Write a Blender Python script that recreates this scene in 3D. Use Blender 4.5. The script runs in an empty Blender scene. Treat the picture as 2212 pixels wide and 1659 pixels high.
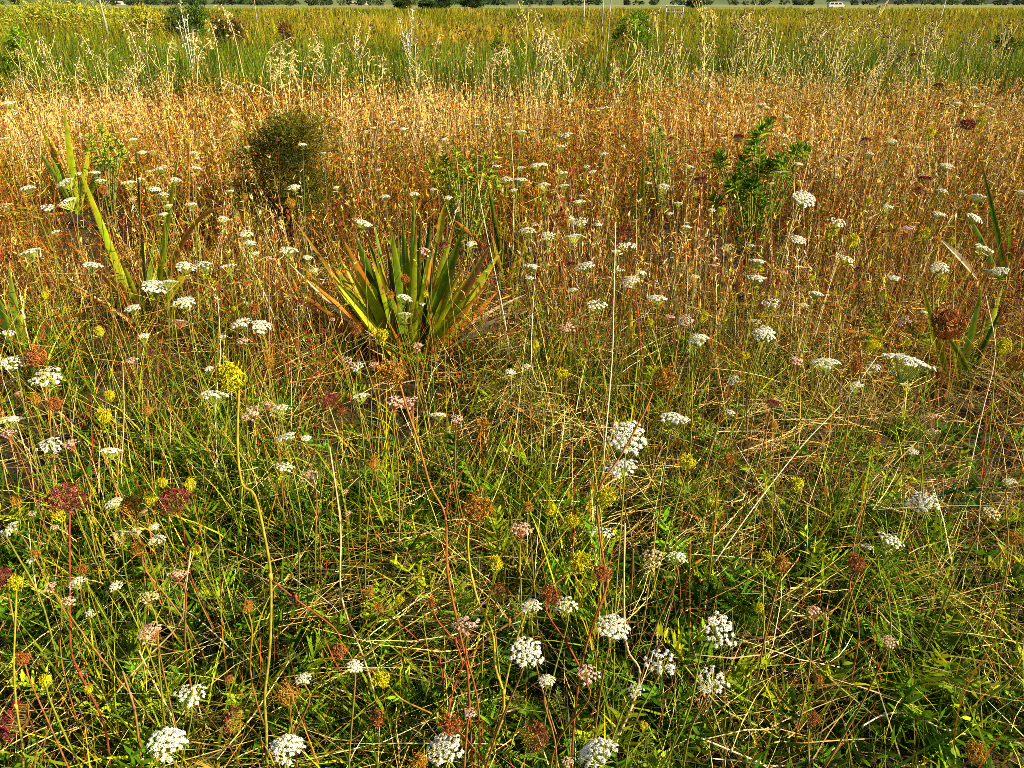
import bpy, math, random
import numpy as np
from mathutils import Vector, Matrix, noise as mnoise

R = math.radians
rng = np.random.default_rng(11)
random.seed(5)
sc = bpy.context.scene
COL = sc.collection

# ------------------------------------------------------------------ camera
H = 1.5
F = 773.0
PITCH = math.atan(381 / F)
CP, SP = math.cos(PITCH), math.sin(PITCH)
K = 1024 / 2212.0            # the photograph was measured on a 2212 px wide view


def ray(x, y):
    xc = (x * K - 512) / F
    yc = (384 - y * K) / F
    return Vector((xc, CP + SP * yc, -SP + CP * yc))


def at_z(x, y, z):
    d = ray(x, y)
    return Vector((0, 0, H)) + d * ((z - H) / d.z)


def at_y(x, y, Y):
    d = ray(x, y)
    return Vector((0, 0, H)) + d * (Y / d.y)


def px_size(s, p):
    """real length of s measured pixels at the point p"""
    depth = p.y * CP + (H - p.z) * SP
    return s * K / F * depth


cam_d = bpy.data.cameras.new("camera")
cam_d.sensor_width = 36
cam_d.lens = F * 36 / 1024
cam_d.clip_start = 0.02
cam_d.clip_end = 20000
cam = bpy.data.objects.new("camera", cam_d)
COL.objects.link(cam)
cam.location = (0, 0, H)
cam.rotation_euler = (math.pi / 2 - PITCH, 0, 0)
sc.camera = cam

# ------------------------------------------------------------------ light
SUN_EL, SUN_AZ = R(31), R(108)       # azimuth measured from +Y towards +X
sd = Vector((math.sin(SUN_AZ) * math.cos(SUN_EL), math.cos(SUN_AZ) * math.cos(SUN_EL), math.sin(SUN_EL)))
sun_d = bpy.data.lights.new("sun", 'SUN')
sun_d.energy = 5.0
sun_d.angle = R(0.5)
sun_d.color = (1.0, 0.83, 0.54)
sun = bpy.data.objects.new("sun", sun_d)
COL.objects.link(sun)
sun.rotation_euler = sd.to_track_quat('Z', 'Y').to_euler()
w = bpy.data.worlds.new("World")
sc.world = w
w.use_nodes = True
nt = w.node_tree
bg = nt.nodes['Background']
sky = nt.nodes.new('ShaderNodeTexSky')
sky.sky_type = 'NISHITA'
sky.sun_disc = False
sky.sun_elevation = SUN_EL
sky.sun_rotation = SUN_AZ
nt.links.new(sky.outputs[0], bg.inputs[0])
bg.inputs[1].default_value = 0.05
sc.view_settings.view_transform = 'Standard'
sc.view_settings.look = 'None'
sc.view_settings.gamma = 1
sc.view_settings.exposure = 1.62
sc.cycles.max_bounces = 6
sc.cycles.diffuse_bounces = 1
sc.cycles.transmission_bounces = 3
sc.cycles.use_adaptive_sampling = True
sc.cycles.use_denoising = False
sc.cycles.pixel_filter_type = 'BLACKMAN_HARRIS'
sc.cycles.filter_width = 0.8


# ------------------------------------------------------------------ materials
def mat_attr(name, trans=0.3, rough=0.55, spec=0.25, var=0.25, nscale=40.0):
    """plant matter: colour of each blade or petal from the mesh, mottled by noise, thin enough to let light through"""
    m = bpy.data.materials.new(name)
    m.use_nodes = True
    t = m.node_tree
    for n in list(t.nodes):
        t.nodes.remove(n)
    out = t.nodes.new('ShaderNodeOutputMaterial')
    a = t.nodes.new('ShaderNodeAttribute')
    a.attribute_name = 'Col'
    tc = t.nodes.new('ShaderNodeTexCoord')
    no = t.nodes.new('ShaderNodeTexNoise')
    no.inputs['Scale'].default_value = nscale
    no.inputs['Detail'].default_value = 3
    t.links.new(tc.outputs['Object'], no.inputs['Vector'])
    mr = t.nodes.new('ShaderNodeMapRange')
    mr.inputs['From Min'].default_value = 0.3
    mr.inputs['From Max'].default_value = 0.7
    mr.inputs['To Min'].default_value = 1 - var
    mr.inputs['To Max'].default_value = 1 + var
    t.links.new(no.outputs['Fac'], mr.inputs['Value'])
    mx = t.nodes.new('ShaderNodeVectorMath')
    mx.operation = 'SCALE'
    t.links.new(a.outputs['Color'], mx.inputs[0])
    t.links.new(mr.outputs[0], mx.inputs['Scale'])
    p = t.nodes.new('ShaderNodeBsdfPrincipled')
    p.inputs['Roughness'].default_value = rough
    p.inputs['Specular IOR Level'].default_value = spec
    t.links.new(mx.outputs[0], p.inputs['Base Color'])
    if trans > 0:
        tr = t.nodes.new('ShaderNodeBsdfTranslucent')
        t.links.new(mx.outputs[0], tr.inputs['Color'])
        ms = t.nodes.new('ShaderNodeMixShader')
        ms.inputs[0].default_value = trans
        t.links.new(p.outputs[0], ms.inputs[1])
        t.links.new(tr.outputs[0], ms.inputs[2])
        t.links.new(ms.outputs[0], out.inputs['Surface'])
    else:
        t.links.new(p.outputs[0], out.inputs['Surface'])
    return m


def mat_noise(name, c1, c2, scale, rough=0.9, detail=6, c3=None):
    m = bpy.data.materials.new(name)
    m.use_nodes = True
    t = m.node_tree
    p = t.nodes['Principled BSDF']
    p.inputs['Roughness'].default_value = rough
    p.inputs['Specular IOR Level'].default_value = 0.15
    tc = t.nodes.new('ShaderNodeTexCoord')
    no = t.nodes.new('ShaderNodeTexNoise')
    no.inputs['Scale'].default_value = scale
    no.inputs['Detail'].default_value = detail
    t.links.new(tc.outputs['Object'], no.inputs['Vector'])
    cr = t.nodes.new('ShaderNodeValToRGB')
    cr.color_ramp.elements[0].position = 0.38
    cr.color_ramp.elements[1].position = 0.62
    cr.color_ramp.elements[0].color = (*c1, 1)
    cr.color_ramp.elements[1].color = (*c2, 1)
    if c3:
        e = cr.color_ramp.elements.new(0.5)
        e.color = (*c3, 1)
    t.links.new(no.outputs['Fac'], cr.inputs[0])
    t.links.new(cr.outputs[0], p.inputs['Base Color'])
    return m


M_GRASS = mat_attr('grass_blade', 0.35, 0.7, 0.06, 0.25, 8)
M_STRAW = mat_attr('dry_straw', 0.2, 0.75, 0.06, 0.3, 60)
M_HERB = mat_attr('herb_leaf', 0.35, 0.7, 0.06, 0.3, 30)
M_FLAX = mat_attr('flax_leaf', 0.38, 0.5, 0.12, 0.28, 22)
M_PETAL = mat_attr('petal', 0.2, 0.8, 0.05, 0.1, 30)
M_SEED = mat_attr('seed_husk', 0.2, 0.8, 0.05, 0.3, 9)
M_STEM = mat_attr('plant_stem', 0.0, 0.7, 0.1, 0.35, 90)
M_LEAF = mat_attr('shrub_leaf', 0.35, 0.6, 0.12, 0.25, 12)
M_SOIL = mat_noise('soil', (0.014, 0.011, 0.005), (0.05, 0.035, 0.014), 5)
M_FIELD = mat_noise('far_pasture', (0.09, 0.13, 0.03), (0.22, 0.2, 0.06), 0.02)
M_HILL = mat_noise('hill_pasture', (0.022, 0.04, 0.022), (0.10, 0.13, 0.055), 0.006, c3=(0.07, 0.10, 0.045))
M_FOREST = mat_noise('hill_forest', (0.012, 0.022, 0.022), (0.03, 0.045, 0.038), 0.012)
M_WOOD = mat_noise('weathered_post', (0.2, 0.18, 0.15), (0.45, 0.42, 0.36), 12)
M_WHITE = mat_noise('white_paint', (0.42, 0.42, 0.40), (0.6, 0.6, 0.58), 9, 0.6)
M_ROOF = mat_noise('iron_roof', (0.12, 0.06, 0.05), (0.2, 0.1, 0.08), 3, 0.6)
M_DARK = mat_noise('dark_glass', (0.02, 0.02, 0.025), (0.04, 0.04, 0.05), 3, 0.2)
M_BARK = mat_noise('bark', (0.06, 0.045, 0.03), (0.16, 0.12, 0.08), 20)


# ------------------------------------------------------------------ mesh helpers
def link(name, me, mat, parent=None):
    o = bpy.data.objects.new(name, me)
    COL.objects.link(o)
    if mat and not me.materials:
        me.materials.append(mat)
    if parent is not None:
        o.parent = parent
    return o


def np_mesh(name, V, Q, C):
    """V (n,3) points, Q (m,k) faces of k corners, C (n,3) colour of each point"""
    me = bpy.data.meshes.new(name)
    n, m, k = len(V), len(Q), Q.shape[1]
    me.vertices.add(n)
    me.vertices.foreach_set('co', np.ascontiguousarray(V, dtype=np.float32).ravel())
    me.loops.add(m * k)
    me.loops.foreach_set('vertex_index', np.ascontiguousarray(Q, dtype=np.int32).ravel())
    me.polygons.add(m)
    me.polygons.foreach_set('loop_start', np.arange(0, m * k, k, dtype=np.int32))
    ca = me.color_attributes.new('Col', 'FLOAT_COLOR', 'POINT')
    c4 = np.ones((n, 4), dtype=np.float32)
    c4[:, :3] = C
    ca.data.foreach_set('color', c4.ravel())
    me.update(calc_edges=True)
    return me


class MB:
    """collects strips, tubes and small leaves into one mesh"""

    def __init__(s):
        s.v, s.f, s.c = [], [], []

    def face(s, pts, col):
        b = len(s.v)
        s.v += [tuple(p) for p in pts]
        s.c += [col] * len(pts)
        s.f.append(tuple(range(b, b + len(pts))))

    def tube(s, pts, r0, r1, col, n=5, col2=None):
        pts = [Vector(p) for p in pts]
        col2 = col2 or col
        b = len(s.v)
        L = len(pts)
        for i, p in enumerate(pts):
            a = pts[max(0, i - 1)]
            q = pts[min(L - 1, i + 1)]
            t = (q - a)
            if t.length < 1e-9:
                t = Vector((0, 0, 1))
            t.normalize()
            u = t.cross(Vector((0.31, 0.92, 0.1)))
            if u.length < 1e-3:
                u = t.cross(Vector((1, 0, 0)))
            u.normalize()
            w_ = t.cross(u)
            k = i / (L - 1)
            r = r0 + (r1 - r0) * k
            cc = tuple(col[j] + (col2[j] - col[j]) * k for j in range(3))
            for a_ in range(n):
                th = 2 * math.pi * a_ / n
                s.v.append(tuple(p + (u * math.cos(th) + w_ * math.sin(th)) * r))
                s.c.append(cc)
        for i in range(L - 1):
            for a_ in range(n):
                a2 = (a_ + 1) % n
                s.f.append((b + i * n + a_, b + i * n + a2, b + (i + 1) * n + a2, b + (i + 1) * n + a_))
        s.f.append(tuple(b + (L - 1) * n + a_ for a_ in range(n)))

    def strip(s, pts, widths, side, cols, fold=0.0, up=None):
        """leaf blade along pts; folded along its middle by fold"""
        b = len(s.v)
        L = len(pts)
        for i in range(L):
            sd_ = side[i] if isinstance(side, list) else side
            nn = up[i] if isinstance(up, list) else (up or Vector((0, 0, 1)))
            wv = sd_ * widths[i] * 0.5
            lift = nn * (widths[i] * fold)
            s.v += [tuple(pts[i] - wv + lift), tuple(pts[i]), tuple(pts[i] + wv + lift)]
            c = cols[i]
            if isinstance(c[0], tuple):
                s.c += list(c)
            else:
                s.c += [c, c, c]
        for i in range(L - 1):
            a, d = b + i * 3, b + (i + 1) * 3
            s.f += [(a, a + 1, d + 1, d), (a + 1, a + 2, d + 2, d + 1)]

    def leaf(s, p, d, nrm, ln, wd, col):
        """small pointed leaf: a kite with a raised midrib"""
        d = d.normalized()
        sd_ = d.cross(nrm)
        if sd_.length < 1e-4:
            sd_ = d.cross(Vector((1, 0, 0.2)))
        sd_.normalize()
        nrm = sd_.cross(d)
        b = len(s.v)
        m = p + d * ln * 0.5
        s.v += [tuple(p), tuple(m - sd_ * wd * .5 + nrm * wd * .15), tuple(p + d * ln - nrm * ln * 0.08), tuple(m + sd_ * wd * .5 + nrm * wd * .15)]
        s.c += [col] * 4
        s.f += [(b, b + 1, b + 2), (b, b + 2, b + 3)]

    def mesh(s, name, smooth=False):
        me = bpy.data.meshes.new(name)
        me.from_pydata(s.v, [], s.f)
        ca = me.color_attributes.new('Col', 'FLOAT_COLOR', 'POINT')
        c4 = np.ones((len(s.v), 4), dtype=np.float32)
        c4[:, :3] = np.array(s.c, dtype=np.float32).reshape(-1, 3)
        ca.data.foreach_set('color', c4.ravel())
        if smooth:
            me.polygons.foreach_set('use_smooth', [True] * len(me.polygons))
        me.update()
        return me

    def build(s, name, mat, parent=None, smooth=False):
        return link(name, s.mesh(name, smooth), mat, parent)


def tag(o, label, cat=None, group=None, kind=None):
    if label:
        o['label'] = label
    if cat:
        o['category'] = cat
    if group:
        o['group'] = group
    if kind:
        o['kind'] = kind
    return o


def empty(name, loc):
    o = bpy.data.objects.new(name, None)
    o.empty_display_size = 0.05
    COL.objects.link(o)
    o.location = loc
    return o


def smooth_path(pts, n=4):
    """Catmull-Rom through pts"""
    pts = [Vector(p) for p in pts]
    if len(pts) < 3:
        return [pts[0].lerp(pts[-1], i / n) for i in range(n + 1)]
    out = []
    P = [pts[0] * 2 - pts[1]] + pts + [pts[-1] * 2 - pts[-2]]
    for i in range(1, len(P) - 2):
        for k in range(n):
            t = k / n
            a, b, c, d = P[i - 1], P[i], P[i + 1], P[i + 2]
            out.append(0.5 * ((2 * b) + (c - a) * t + (2 * a - 5 * b + 4 * c - d) * t * t + (3 * b - a - 3 * c + d) * t ** 3))
    out.append(pts[-1])
    return out


def jit(c, a=0.15):
    k = 1 + random.uniform(-a, a)
    return tuple(max(0.002, x * k * (1 + random.uniform(-a, a) * 0.5)) for x in c)


def rdir(up=0.0):
    v = Vector((random.gauss(0, 1), random.gauss(0, 1), random.gauss(0, 1) + up))
    return v.normalized()


# ------------------------------------------------------------------ stuff: numpy blades
def norm(a):
    return a / np.maximum(np.linalg.norm(a, axis=1, keepdims=True), 1e-9)


def blades(P, D, L, B, W, C0, C1, nseg=3, flat=0.5):
    """N blades: root P, direction D, length L, bend vector B (times L t^2), width W, colours root to tip"""
    N = len(P)
    t = np.linspace(0, 1, nseg + 1)
    side = np.stack([rng.normal(size=N), rng.normal(size=N), rng.normal(size=N) * flat], 1)
    side = norm(np.cross(D, norm(side)))
    pos = P[:, None, :] + D[:, None, :] * (L[:, None] * t)[:, :, None] + B[:, None, :] * (L[:, None] * t ** 2)[:, :, None]
    prof = np.clip(1.0 - t ** 2.2, 0.12, 1) * (0.75 + 0.5 * np.minimum(t * 4, 1) - 0.25)
    wv = side[:, None, :] * (W[:, None] * prof)[:, :, None] * 0.5
    V = np.stack([pos - wv, pos + wv], 2).reshape(-1, 3)
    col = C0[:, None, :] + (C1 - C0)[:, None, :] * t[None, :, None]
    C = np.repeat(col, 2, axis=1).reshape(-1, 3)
    k = 2 * (nseg + 1)
    base = (np.arange(N) * k)[:, None]
    q = []
    for i in range(nseg):
        q.append(np.concatenate([base + 2 * i, base + 2 * i + 1, base + 2 * i + 3, base + 2 * i + 2], 1))
    Q = np.stack(q, 1).reshape(-1, 4)
    return V, Q, C


def merge(parts):
    off = 0
    Vs, Qs, Cs = [], [], []
    for V, Q, C in parts:
        Vs.append(V)
        Qs.append(Q + off)
        Cs.append(C)
        off += len(V)
    return np.concatenate(Vs), np.concatenate(Qs), np.concatenate(Cs)


def half_w(Y):
    return 0.6622 * (Y * CP + H * SP) + 0.25 + 0.05 * Y


def spots(N, y0, y1, power=1.0):
    Y = y0 + (y1 - y0) * rng.random(N) ** power
    # more of them where the field is wider
    keep = rng.random(N) < half_w(Y) / half_w(np.array([y1]))[0]
    Y = Y[keep]
    X = (rng.random(len(Y)) * 2 - 1) * half_w(Y)
    return X, Y


def patch(x, y, seed, s=1.0):
    r = np.random.default_rng(seed)
    v = np.zeros_like(x)
    for i in range(6):
        a = r.random() * 6.28
        f = s * (0.6 + 2.2 * r.random())
        v += np.sin((x * math.cos(a) + y * math.sin(a)) * f + r.random() * 6.28)
    return np.clip(0.5 + v / 5.0, 0, 1)


def pick(N, palette, probs=None, j=0.18):
    pal = np.array(palette)
    idx = rng.choice(len(pal), N, p=probs)
    c = pal[idx] * (1 + rng.normal(0, j, (N, 1))) * (1 + rng.normal(0, j * 0.4, (N, 3)))
    return np.clip(c, 0.002, 0.9)


def dirs(N, lean, az=None):
    a = rng.random(N) * 2 * math.pi if az is None else az
    l = np.abs(rng.normal(0, lean, N)) if np.isscalar(lean) else lean
    return norm(np.stack([np.cos(a) * l, np.sin(a) * l, np.ones(N)], 1)), a


def pt(x, y, z=0.0):
    p = at_z(x, y, z)
    return (p.x, p.y)


def blob(X, Y, specs):
    """sum of soft patches: (picture x, picture y, radius in metres, weight)"""
    v = np.zeros_like(X)
    for (x, y, r, wgt) in specs:
        c = pt(x, y, 0.15)
        v += wgt * np.exp(-((X - c[0]) ** 2 + (Y - c[1]) ** 2) / (r * r))
    return v


CLEAR = [(882, 772, .36, 1.15), (312, 690, .36, 1.2), (165, 458, .3, 1.7), (42, 778, .3, 1.0), (2083, 838, .30, .9), (2175, 640, .25, .8), (1625, 520, .35, 1.3), (1005, 540, .3, 1.3), (235, 450, .3, 1.5),
         (1388, 500, .14, 1.0), (1425, 480, .16, 1.2), (618, 470, .33, 1.5), (1100, 620, .12, .8), (1360, 778, .1, .5)]


def open_ground(X, Y, k=.92):
    """thinner growth in front of the flax plants and shrubs"""
    m = np.ones_like(X)
    for (x, y, rx, dep) in CLEAR:
        c = pt(x, y, 0)
        ax = c[0] * Y / c[1]
        inz = 1 / (1 + np.exp(-(Y - (c[1] - dep)) * 6)) / (1 + np.exp((Y - c[1] - .05) * 14))
        m *= 1 - k * np.exp(-((X - ax) / rx) ** 4) * inz
    return rng.random(len(X)) < m


GREENS = [(0.06, 0.12, 0.004), (0.17, 0.25, 0.006), (0.34, 0.38, 0.010), (0.025, 0.055, 0.004)]
STRAWS = [(0.60, 0.42, 0.12), (0.42, 0.23, 0.04), (0.78, 0.63, 0.28), (0.13, 0.055, 0.016)]
RUSTS = [(0.34, 0.11, 0.008), (0.48, 0.22, 0.012), (0.17, 0.040, 0.010), (0.62, 0.42, 0.07), (0.06, 0.025, 0.008), (0.17, 0.16, 0.008)]


def stuff(name, parts, mat, label, cat):
    o = link(name, np_mesh(name, *merge(parts)), mat)
    return tag(o, label, cat, kind='stuff')


# ---- ground
def ground():
    mb = MB()
    n = 24
    ys = [-3, 0.5, 2, 4, 8, 14, 25, 45, 80, 140, 260, 500, 900, 1800, 4200]
    xs = [-5000, -1500, -500, -160, -50, -18, -8, -4, 0, 4, 8, 18, 50, 160, 500, 1500, 5000]
    v = [(x, y, 0.0) for y in ys for x in xs]
    f = []
    W_ = len(xs)
    for j in range(len(ys) - 1):
        for i in range(W_ - 1):
            f.append((j * W_ + i, j * W_ + i + 1, (j + 1) * W_ + i + 1, (j + 1) * W_ + i))
    me = bpy.data.meshes.new('ground')
    me.from_pydata(v, [], f)
    o = link('ground', me, M_SOIL)
    tag(o, 'dark soil of the meadow showing between the stems', 'ground', kind='structure')
    # pasture beyond the meadow, one step above the soil sheet
    me = bpy.data.meshes.new('far_field')
    me.from_pydata([(-2500, 150, .02), (2500, 150, .02), (2500, 2200, .02), (-2500, 2200, .02)], [], [(0, 1, 2, 3)])
    o = link('far_field', me, M_FIELD)
    tag(o, 'flat pale pasture between the meadow and the hills', 'field', kind='structure')


ground()


# ---- near meadow
def near_meadow():
    # 1 green grass, in tufts that lean together
    X, Y = spots(1900, 0.75, 3.9)
    wgt = np.clip(.30 - .07 * (Y - 1) - .05 * X, .05, .35) + blob(X, Y, [(480, 950, .45, 1.2), (830, 1130, .35, 1.3), (1150, 1080, .3, .8), (700, 1000, .35, .8), (1350, 1100, .4, .5),
                             (100, 750, .5, .7), (1250, 740, .4, .6), (1850, 1150, .25, .7), (450, 1600, .3, .6), (790, 1600, .3, 1.0), (1500, 820, .5, .4), (1990, 1450, .25, .5)])
    k = (rng.random(len(X)) < np.clip(wgt, 0, 1)) & open_ground(X, Y, .75)
    X, Y = X[k], Y[k]
    n = 22
    T = len(X)
    tx = np.repeat(X, n) + rng.normal(0, .035, T * n)
    ty = np.repeat(Y, n) + rng.normal(0, .035, T * n)
    N = T * n
    az = np.repeat(rng.random(T) * 6.28, n) + rng.normal(0, .9, N)
    D, az = dirs(N, np.abs(rng.normal(.35, .25, N)), az)
    L = np.repeat(rng.uniform(.13, .34, T), n) * rng.uniform(.5, 1.3, N)
    B = np.stack([np.cos(az), np.sin(az), -np.ones(N) * .8], 1) * np.abs(rng.normal(.3, .2, (N, 1)))
    c = pick(N, GREENS, [.27, .3, .25, .18]) * np.repeat(rng.uniform(.65, 1.3, (T, 1)), n, axis=0)
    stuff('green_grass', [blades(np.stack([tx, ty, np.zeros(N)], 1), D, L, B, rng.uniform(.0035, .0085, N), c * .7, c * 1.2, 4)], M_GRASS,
          'green grass blades growing low between the wild carrots', 'grass')
    # 2 straw: upright thin stalks and a tangle of fallen ones
    X, Y = spots(15000, 0.75, 4.6)
    k = (rng.random(len(X)) < np.clip(.25 + patch(X, Y, 4, 1.6) * .7, 0, 1)) & open_ground(X, Y)
    X, Y = X[k], Y[k]
    N = len(X)
    D, az = dirs(N, .35)
    L = rng.uniform(.14, .42, N) * (0.75 + 0.13 * Y)
    B = np.stack([np.cos(az + rng.normal(0, .8, N)), np.sin(az), -np.ones(N) * .5], 1) * np.abs(rng.normal(0, .22, (N, 1)))
    c = pick(N, STRAWS, [.4, .25, .2, .15])
    up = blades(np.stack([X, Y, np.zeros(N)], 1), D, L, B, rng.uniform(.0018, .0040, N), c * .9, c, 3)
    X, Y = spots(34000, 0.75, 4.2)
    wgt = np.clip(.16 + .07 * (Y - 1) + .05 * X, .1, .5) + blob(X, Y, [(430, 1370, .3, 1.3), (560, 1480, .3, .8), (300, 1520, .3, .7), (1600, 1150, .4, .9), (1950, 900, .5, .8), (1050, 1000, .3, .5),
                            (1600, 1550, .3, .7), (1000, 1330, .3, .6), (900, 1420, .25, .6), (2100, 1300, .4, .3), (1150, 690, .4, .8), (1800, 760, .5, .6), (1100, 1250, .35, .6), (1250, 1400, .35, .5), (1750, 1000, .5, .6), (1100, 900, .4, .6), (560, 1330, .3, .5)])
    k = (rng.random(len(X)) < np.clip(wgt, 0, 1)) & open_ground(X, Y, .5)
    X, Y = X[k], Y[k]
    N = len(X)
    a = patch(X, Y, 17, 1.7) * 9 + rng.normal(0, .65, N)
    e = rng.normal(.08, .25, N)
    D = norm(np.stack([np.cos(a), np.sin(a), e], 1))
    L = rng.uniform(.06, .36, N)
    B = rng.normal(0, .25, (N, 3)) * np.array([1, 1, .4])
    c = pick(N, STRAWS, [.45, .2, .25, .1])
    low = blades(np.stack([X, Y, rng.uniform(.02, .17, N)], 1), D, L, B, rng.uniform(.0014, .0036, N), c, c * .9, 3)
    X, Y = spots(2600, 0.8, 4.2)
    N = len(X)
    D, az = dirs(N, .3)
    L = rng.uniform(.2, .5, N)
    c = pick(N, [(.30, .06, .02), (.18, .16, .012), (.36, .17, .02), (.10, .045, .015)], [.3, .3, .2, .2])
    wiry = blades(np.stack([X, Y, np.zeros(N)], 1), D, L, rng.normal(0, .12, (N, 3)), rng.uniform(.002, .0042, N), c, c, 4)
    stuff('dry_straw', [up, low, wiry], M_STRAW, 'thin pale dry straw standing and fallen among the green', 'straw')
    # 3 ferny leaves of the carrots: fronds of small leaflets
    X, Y = spots(5200, 0.75, 3.6)
    wgt = np.clip(.42 - .14 * (Y - .9), .06, .4) + blob(X, Y, [(150, 1300, .3, 1.2), (250, 1400, .3, .8), (800, 1230, .25, .8), (1150, 1500, .3, 1.0), (1900, 1350, .35, 1.2), (1700, 1450, .3, .9),
                           (1750, 1620, .3, 1.1), (2150, 1200, .3, .9), (1950, 1000, .3, .7), (60, 1350, .3, .7), (1100, 1620, .2, .7)])
    k = (rng.random(len(X)) < np.clip(wgt, 0, 1)) & open_ground(X, Y, .8)
    X, Y = X[k], Y[k]
    N = len(X)
    m = 26
    D, az = dirs(N, np.abs(rng.normal(.75, .35, N)))
    L = rng.uniform(.08, .22, N)
    root = np.stack([X, Y, rng.uniform(0, .08, N)], 1)
    bend = np.stack([np.cos(az), np.sin(az), -np.ones(N)], 1) * rng.uniform(.1, .35, (N, 1))
    sd_ = norm(np.cross(D, np.tile([0, 0, 1.0], (N, 1))))
    c = pick(N, [(0.05, 0.115, 0.004), (0.11, 0.21, 0.006), (0.24, 0.32, 0.010), (0.02, 0.05, 0.004)], [.33, .27, .18, .22])
    Ps, Ds, Ls, Cs = [], [], [], []
    for i in range(m):
        t = .25 + .75 * (i // 2) / (m / 2 - 1)
        s = 1 if i % 2 else -1
        p = root + D * (L * t)[:, None] + bend * (L * t * t)[:, None]
        dd = norm(D * (.75 + .3 * rng.random((N, 1))) + sd_ * s + rng.normal(0, .3, (N, 3)))
        Ps.append(p)
        Ds.append(dd)
        Ls.append(L * (.34 * (1.15 - t) + .07) * rng.uniform(.7, 1.3, N))
        Cs.append(c * rng.uniform(.8, 1.3, (N, 1)))
    P_, D_, L_, C_ = np.concatenate(Ps), np.concatenate(Ds), np.concatenate(Ls), np.concatenate(Cs)
    lf = blades(P_, D_, L_, rng.normal(0, .1, P_.shape), np.clip(L_ * .42, .0035, .011), C_, C_ * 1.15, 2)
    stem = blades(root, D, L, bend, np.full(N, .0018), c * .9, c, 3)
    stuff('carrot_foliage', [lf, stem], M_HERB, 'ferny dark green carrot leaves covering the ground', 'foliage')
    # 4 rusty small-leaved patches
    X, Y = spots(16000, 1.2, 4.2)
    wgt = np.clip(.05 + .07 * X + .10 * (Y - 2), .02, .35) + blob(X, Y, [(1190, 930, .30, 1.2), (1330, 880, .2, .8), (1650, 870, .35, .35), (2000, 700, .5, .4), (450, 640, .4, .3), (1600, 1270, .2, .4)])
    k = rng.random(len(X)) < np.clip(wgt, 0, 1)
    X, Y = X[k], Y[k]
    N = len(X)
    D, az = dirs(N, 1.0)
    c = pick(N, [(0.22, 0.07, 0.015), (0.33, 0.14, 0.02), (0.12, 0.04, 0.015), (0.22, 0.20, 0.03)])
    L = rng.uniform(.01, .03, N)
    rl = blades(np.stack([X, Y, rng.uniform(.06, .2, N)], 1), D, L, rng.normal(0, .2, (N, 3)), L * .4, c, c, 2)
    stuff('rusty_ground_foliage', [rl], M_HERB, 'rust red small leaved growth in patches under the grass', 'foliage')


near_meadow()


# ---- middle and far meadow
def stalks(X, Y, h, wd, palette, probs, lean, seeds, sl, sw, seedpal=None, nseg=3, azbias=None, z0=0.0):
    """thin stalks with a loose seed head of small husks"""
    N = len(X)
    D, az = dirs(N, lean, azbias)
    B = np.stack([np.cos(az), np.sin(az), -np.ones(N) * .3], 1) * np.abs(rng.normal(0, .12, (N, 1)))
    c = pick(N, palette, probs)
    P = np.stack([X, Y, np.full(N, z0)], 1)
    out = [blades(P, D, h, B, wd, c * .8, c, nseg)]
    if seeds:
        cs = pick(N, seedpal or palette, None if seedpal else probs)
        Ps, Ds, Ls, Cs, Ws = [], [], [], [], []
        for i in range(seeds):
            t = 1 - .32 * rng.random(N) ** 1.3
            p = P + D * (h * t)[:, None] + B * (h * t * t)[:, None]
            Ps.append(p)
            Ds.append(norm(D + rng.normal(0, .55, (N, 3))))
            Ls.append(rng.uniform(.6, 1.3, N) * sl)
            Ws.append(rng.uniform(.7, 1.3, N) * sw)
            Cs.append(cs * rng.uniform(.75, 1.3, (N, 1)))
        P_, D_, L_, C_, W_ = map(np.concatenate, (Ps, Ds, Ls, Cs, Ws))
        out.append(blades(P_, D_, L_, rng.normal(0, .1, P_.shape), W_, C_, C_, 2))
    return out


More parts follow.
